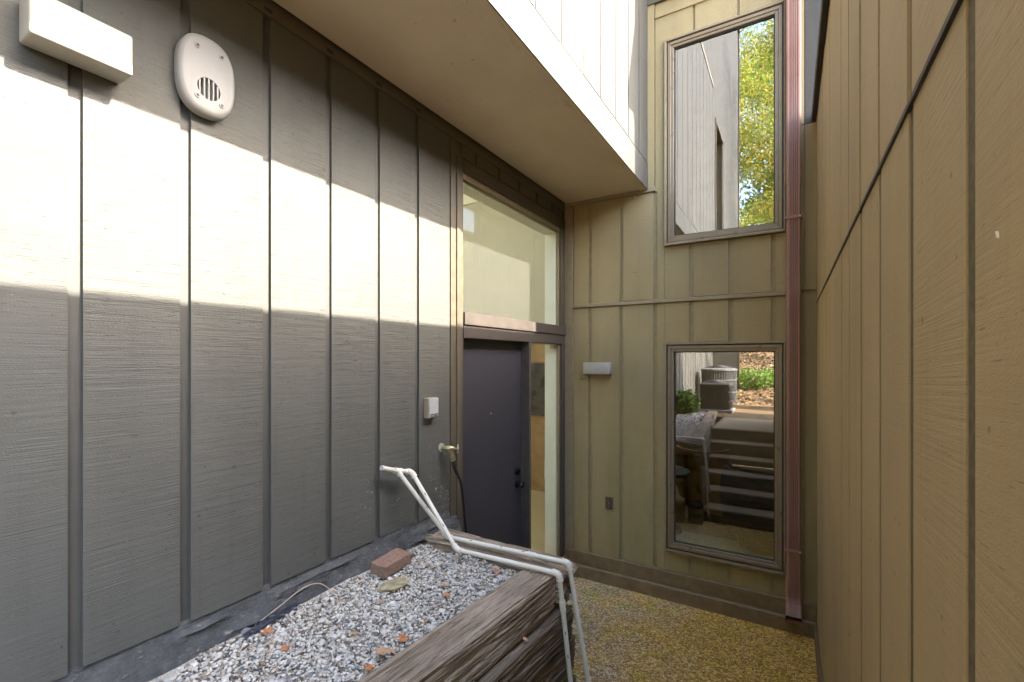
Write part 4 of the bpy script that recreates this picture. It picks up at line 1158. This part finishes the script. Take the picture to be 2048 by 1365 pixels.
# ================================================================== YARD BEHIND (seen in the panes)
def condenser(x, y, z, s, h, label, mat, round_=True):
    t = root('air_conditioner', label, 'air conditioner', (x, y, z), 'air conditioners beside the house')
    obj('base_pad', box(x - s * .58, x + s * .58, y - s * .58, y + s * .58, z, z + .06, .005), M['concrete'], t)
    def outline(r, n=48):
        p_ = 2.0 if round_ else 7.0
        return [(x + r * math.copysign(abs(math.cos(a)) ** (2 / p_), math.cos(a)), y + r * math.copysign(abs(math.sin(a)) ** (2 / p_), math.sin(a))) for a in [2 * math.pi * i / n for i in range(n)]]
    def shell(name, prof, m, seg=48):
        bm = bmesh.new(); prev = None
        for r_, zz in prof:
            ring = [bm.verts.new((px_, py_, zz)) for px_, py_ in outline(r_, seg)]
            if prev:
                for i in range(seg): bm.faces.new((prev[i], prev[(i + 1) % seg], ring[(i + 1) % seg], ring[i]))
            prev = ring
        bm.faces.new(prev); bmesh.ops.recalc_face_normals(bm, faces=bm.faces)
        return obj(name, bm, m, t, smooth=True)
    R_ = s / 2
    shell('body', [(R_ - .015, z + .06), (R_ - .015, z + h - .05)], M['steel_dark'])
    for k_ in range(44):
        a_ = 2 * math.pi * k_ / 44
        px_, py_ = outline(R_, 44)[k_]
        obj('louvre', tube([(px_, py_, z + .08), (px_, py_, z + h - .05)], .007, 5), mat, t)
    for zz in (.06, h * .36, h * .68):
        shell('band', [(R_ - .01, z + zz), (R_ + .008, z + zz + .002), (R_ + .008, z + zz + .02), (R_ - .01, z + zz + .022)], mat)
    shell('lid', [(R_ - .01, z + h - .055), (R_ + .022, z + h - .05), (R_ + .022, z + h - .02), (R_ - .02, z + h + .006), (R_ * .86, z + h + .010)], mat)
    bm = bmesh.new()
    for rr in np.linspace(.05, s * .42, 8):
        tube([(x + rr * math.cos(a), y + rr * math.sin(a), z + h + .014 + .05 * math.cos(rr / (s * .42) * 1.5)) for a in np.linspace(0, 2 * math.pi, 25)], .005, 5, bm, caps=False)
    obj('fan_guard', bm, M['steel_dark'], t)
    return t
condenser(-1.42, -3.35, 1.0, .74, .86, 'large pale grey air conditioner behind, its top showing in the lower window', M['steel'])
condenser(-1.30, -1.95, 1.0, .56, .58, 'smaller dark air conditioner behind, nearer to the steps', M['steel_dark'], False)

def leaves_mesh(name, P, size, cols, parent, seed, mat='leaf', elong=3.2, flat=.0, kind=None, label=None):
    rng = np.random.default_rng(seed); n = len(P)
    d = rng.normal(size=(n, 3)); d[:, 2] = d[:, 2] * (1 - flat) - .35 * (1 - flat); d /= np.linalg.norm(d, axis=1)[:, None]
    u = rng.normal(size=(n, 3))
    if flat: u[:, 2] *= (1 - flat)
    u -= d * np.sum(u * d, axis=1)[:, None]; u /= np.linalg.norm(u, axis=1)[:, None]
    s = size * rng.uniform(.6, 1.35, n)[:, None]
    V = np.stack([P - d * s * .5, P + u * s / elong * .5, P + d * s * .5, P - u * s / elong * .5], 1).reshape(-1, 3)
    col = np.repeat(cols, 4, axis=0)
    me = bpy.data.meshes.new(name); me.vertices.add(4 * n); me.vertices.foreach_set('co', V.astype(np.float32).ravel())
    me.loops.add(4 * n); me.loops.foreach_set('vertex_index', np.arange(4 * n, dtype=np.int32))
    me.polygons.add(n); me.polygons.foreach_set('loop_start', np.arange(0, 4 * n, 4, dtype=np.int32)); me.update(calc_edges=True)
    at = me.color_attributes.new('tint', 'FLOAT_COLOR', 'POINT')
    at.data.foreach_set('color', np.concatenate([col, np.ones((4 * n, 1))], 1).astype(np.float32).ravel())
    me.materials.append(M[mat])
    o = bpy.data.objects.new(name, me); C.objects.link(o)
    if parent: o.parent = parent; o.location = -wloc(parent)
    if kind: o['kind'] = kind
    if label: o['label'] = label
    return o
def tree(x, y, h, spread, nleaf, label, seed, palette, leaf=.11, low=.3, cb=None):
    rnd = random.Random(seed); rng = np.random.default_rng(seed)
    z0 = hill_z(x, y) if cb is None else cb; t = root('tree', label, 'tree', (x, y, z0), 'trees on the slope')
    lean = Vector((rnd.uniform(-.06, .06), rnd.uniform(-.06, .06), 1))
    tp = [Vector((x, y, z0 - .2)) + lean * (h * i / 8) + Vector((rnd.uniform(-.08, .08), rnd.uniform(-.08, .08), 0)) for i in range(9)]
    obj('trunk', tube(tp, [.19 * (h / 9) * (1 - .85 * i / 8) + .02 for i in range(9)], 10), M['bark'], t, smooth=True)
    ends = []
    bm = bmesh.new()
    for k_ in range(22):
        f = low + (1 - low) * k_ / 22; i0 = f * 8; a_ = tp[int(i0)].lerp(tp[min(8, int(i0) + 1)], i0 % 1)
        an = k_ * 2.4 + rnd.uniform(-.4, .4); ln = spread * (1.1 - .65 * abs(f - .45)) * rnd.uniform(.7, 1.1)
        dv = Vector((math.cos(an), math.sin(an), .35 + rnd.uniform(-.2, .4)))
        pts = [a_, a_ + dv * ln * .35 + Vector((0, 0, .1)), a_ + dv * ln * .7, a_ + dv * ln + Vector((0, 0, -.15 * ln))]
        tube(pts, [.05, .035, .02, .008], 5, bm)
        for q in range(5):
            t_ = .4 + .6 * q / 4; c_ = pts[0].lerp(pts[3], t_); ends.append((c_, spread * .22))
    obj('limbs', bm, M['bark'], t)
    E_ = np.array([e[0][:] for e in ends]); ids = rng.integers(0, len(E_), nleaf)
    cen = E_[ids]; off = rng.normal(size=(nleaf, 3)) * spread * .13 * np.array([1, 1, .75])
    P = cen + off
    pal = np.array(palette); ci = (ids * 7919 % len(pal)); cols = pal[ci] * rng.uniform(.75, 1.25, (nleaf, 1))
    sw = rng.random(nleaf) < .3; cols[sw] = pal[rng.integers(0, len(pal), sw.sum())]
    leaves_mesh('crown', P, leaf, cols, t, seed)
    return t
YG = [(.40, .38, .04), (.26, .33, .04), (.14, .22, .03), (.50, .38, .04), (.09, .16, .025)]
GR_ = [(.07, .13, .03), (.11, .17, .035), (.16, .21, .04), (.05, .09, .025)]
tree(-2.7, -11.2, 14, 3.6, 90000, 'yellow-green tree mirrored in the middle of the upper window', 11, YG, .085, low=.12)
tree(.3, -14.5, 14.5, 3.1, 42000, 'green and gold tree just right of the yellow-green one', 12, YG[:4] + GR_[:1], .135, low=.12)
tree(-3.9, -14.5, 13, 2.8, 9000, 'tall green tree beyond the left end of the house', 13, GR_, .15)
tree(3.4, -10.0, 10, 2.4, 7000, 'green tree at the right of the yard behind', 14, GR_, .14)
tree(-1.2, -19.0, 17, 4.2, 34000, 'large dark green tree highest up the slope', 15, GR_ + YG[1:3], .27, low=.08)
tree(6.8, -2.3, 14.5, 2.1, 9000, 'small bushy tree beyond the end of the right wing', 16, GR_ + YG[:2], .12, low=.55)
tree(-7.5, -9.0, 10, 2.6, 5000, 'green tree far left behind the house', 17, GR_, .15)

def shrub(x, y, r, h, n, label, seed, pal):
    t = root('shrub', label, 'shrub', (x, y, hill_z(x, y)), 'shrubs at the foot of the slope')
    rng = np.random.default_rng(seed); z = hill_z(x, y)
    bm = bmesh.new()
    for k_ in range(9):
        a_ = k_ * .7; tube([(x, y, z - .05), (x + r * .3 * math.cos(a_), y + r * .3 * math.sin(a_), z + h * .5), (x + r * .7 * math.cos(a_), y + r * .7 * math.sin(a_), z + h * .9)], [.012, .008, .003], 4, bm)
    obj('stems', bm, M['bark'], t)
    P = rng.normal(size=(n, 3)); P /= np.linalg.norm(P, axis=1)[:, None]; P *= rng.uniform(.4, 1, (n, 1)) ** .5 * (1 + .3 * np.sin(P[:, :1] * 7 + P[:, 1:2] * 5))
    P = P * np.array([r, r, h * .55]) + np.array([x, y, z + h * .5])
    P = P[P[:, 2] > z - .02]
    pal = np.array(pal); cols = pal[rng.integers(0, len(pal), len(P))] * rng.uniform(.7, 1.3, (len(P), 1))
    leaves_mesh('foliage', P, .075, cols, t, seed, elong=1.8)
BG = [(.10, .22, .03), (.16, .30, .04), (.24, .34, .06), (.07, .14, .02)]
for i, (x, y, r, h, lab) in enumerate([(-.95, -6.3, .50, .50, 'bright green shrub right of the large air conditioner'), (-.25, -6.9, .55, .45, 'low bright shrub mirrored at the right edge of the lower window'),
        (.6, -6.6, .5, .5, 'green shrub below the slope toward the right wing'), (-1.75, -4.6, .30, .75, 'upright green shrub against the wall behind the large air conditioner'),
        (-1.72, -1.1, .20, .42, 'small leafy shrub by the wall between the gravel and the smaller air conditioner'), (-2.2, -7.2, .6, .7, 'rounded shrub at the corner of the house')]):
    shrub(x, y, r, h, 1700, lab, 40 + i, BG)
# leaf litter over the slope
rng = np.random.default_rng(77); n = 16000
px = rng.uniform(-4, 3, n); py = rng.uniform(-19, -3.0, n)
PL = np.array([(a, b, hill_z(a, b) + .012 + .02 * c) for a, b, c in zip(px, py, rng.random(n))])
pal = np.array([(.26, .15, .07), (.20, .11, .05), (.33, .23, .11), (.15, .095, .055), (.30, .25, .14)])
leaves_mesh('leaf_litter', PL, .10, pal[rng.integers(0, 5, n)] * rng.uniform(.7, 1.2, (n, 1)), None, 78, 'litter', 1.6, flat=.75, kind='stuff', label='dry autumn leaves scattered over the slope behind')
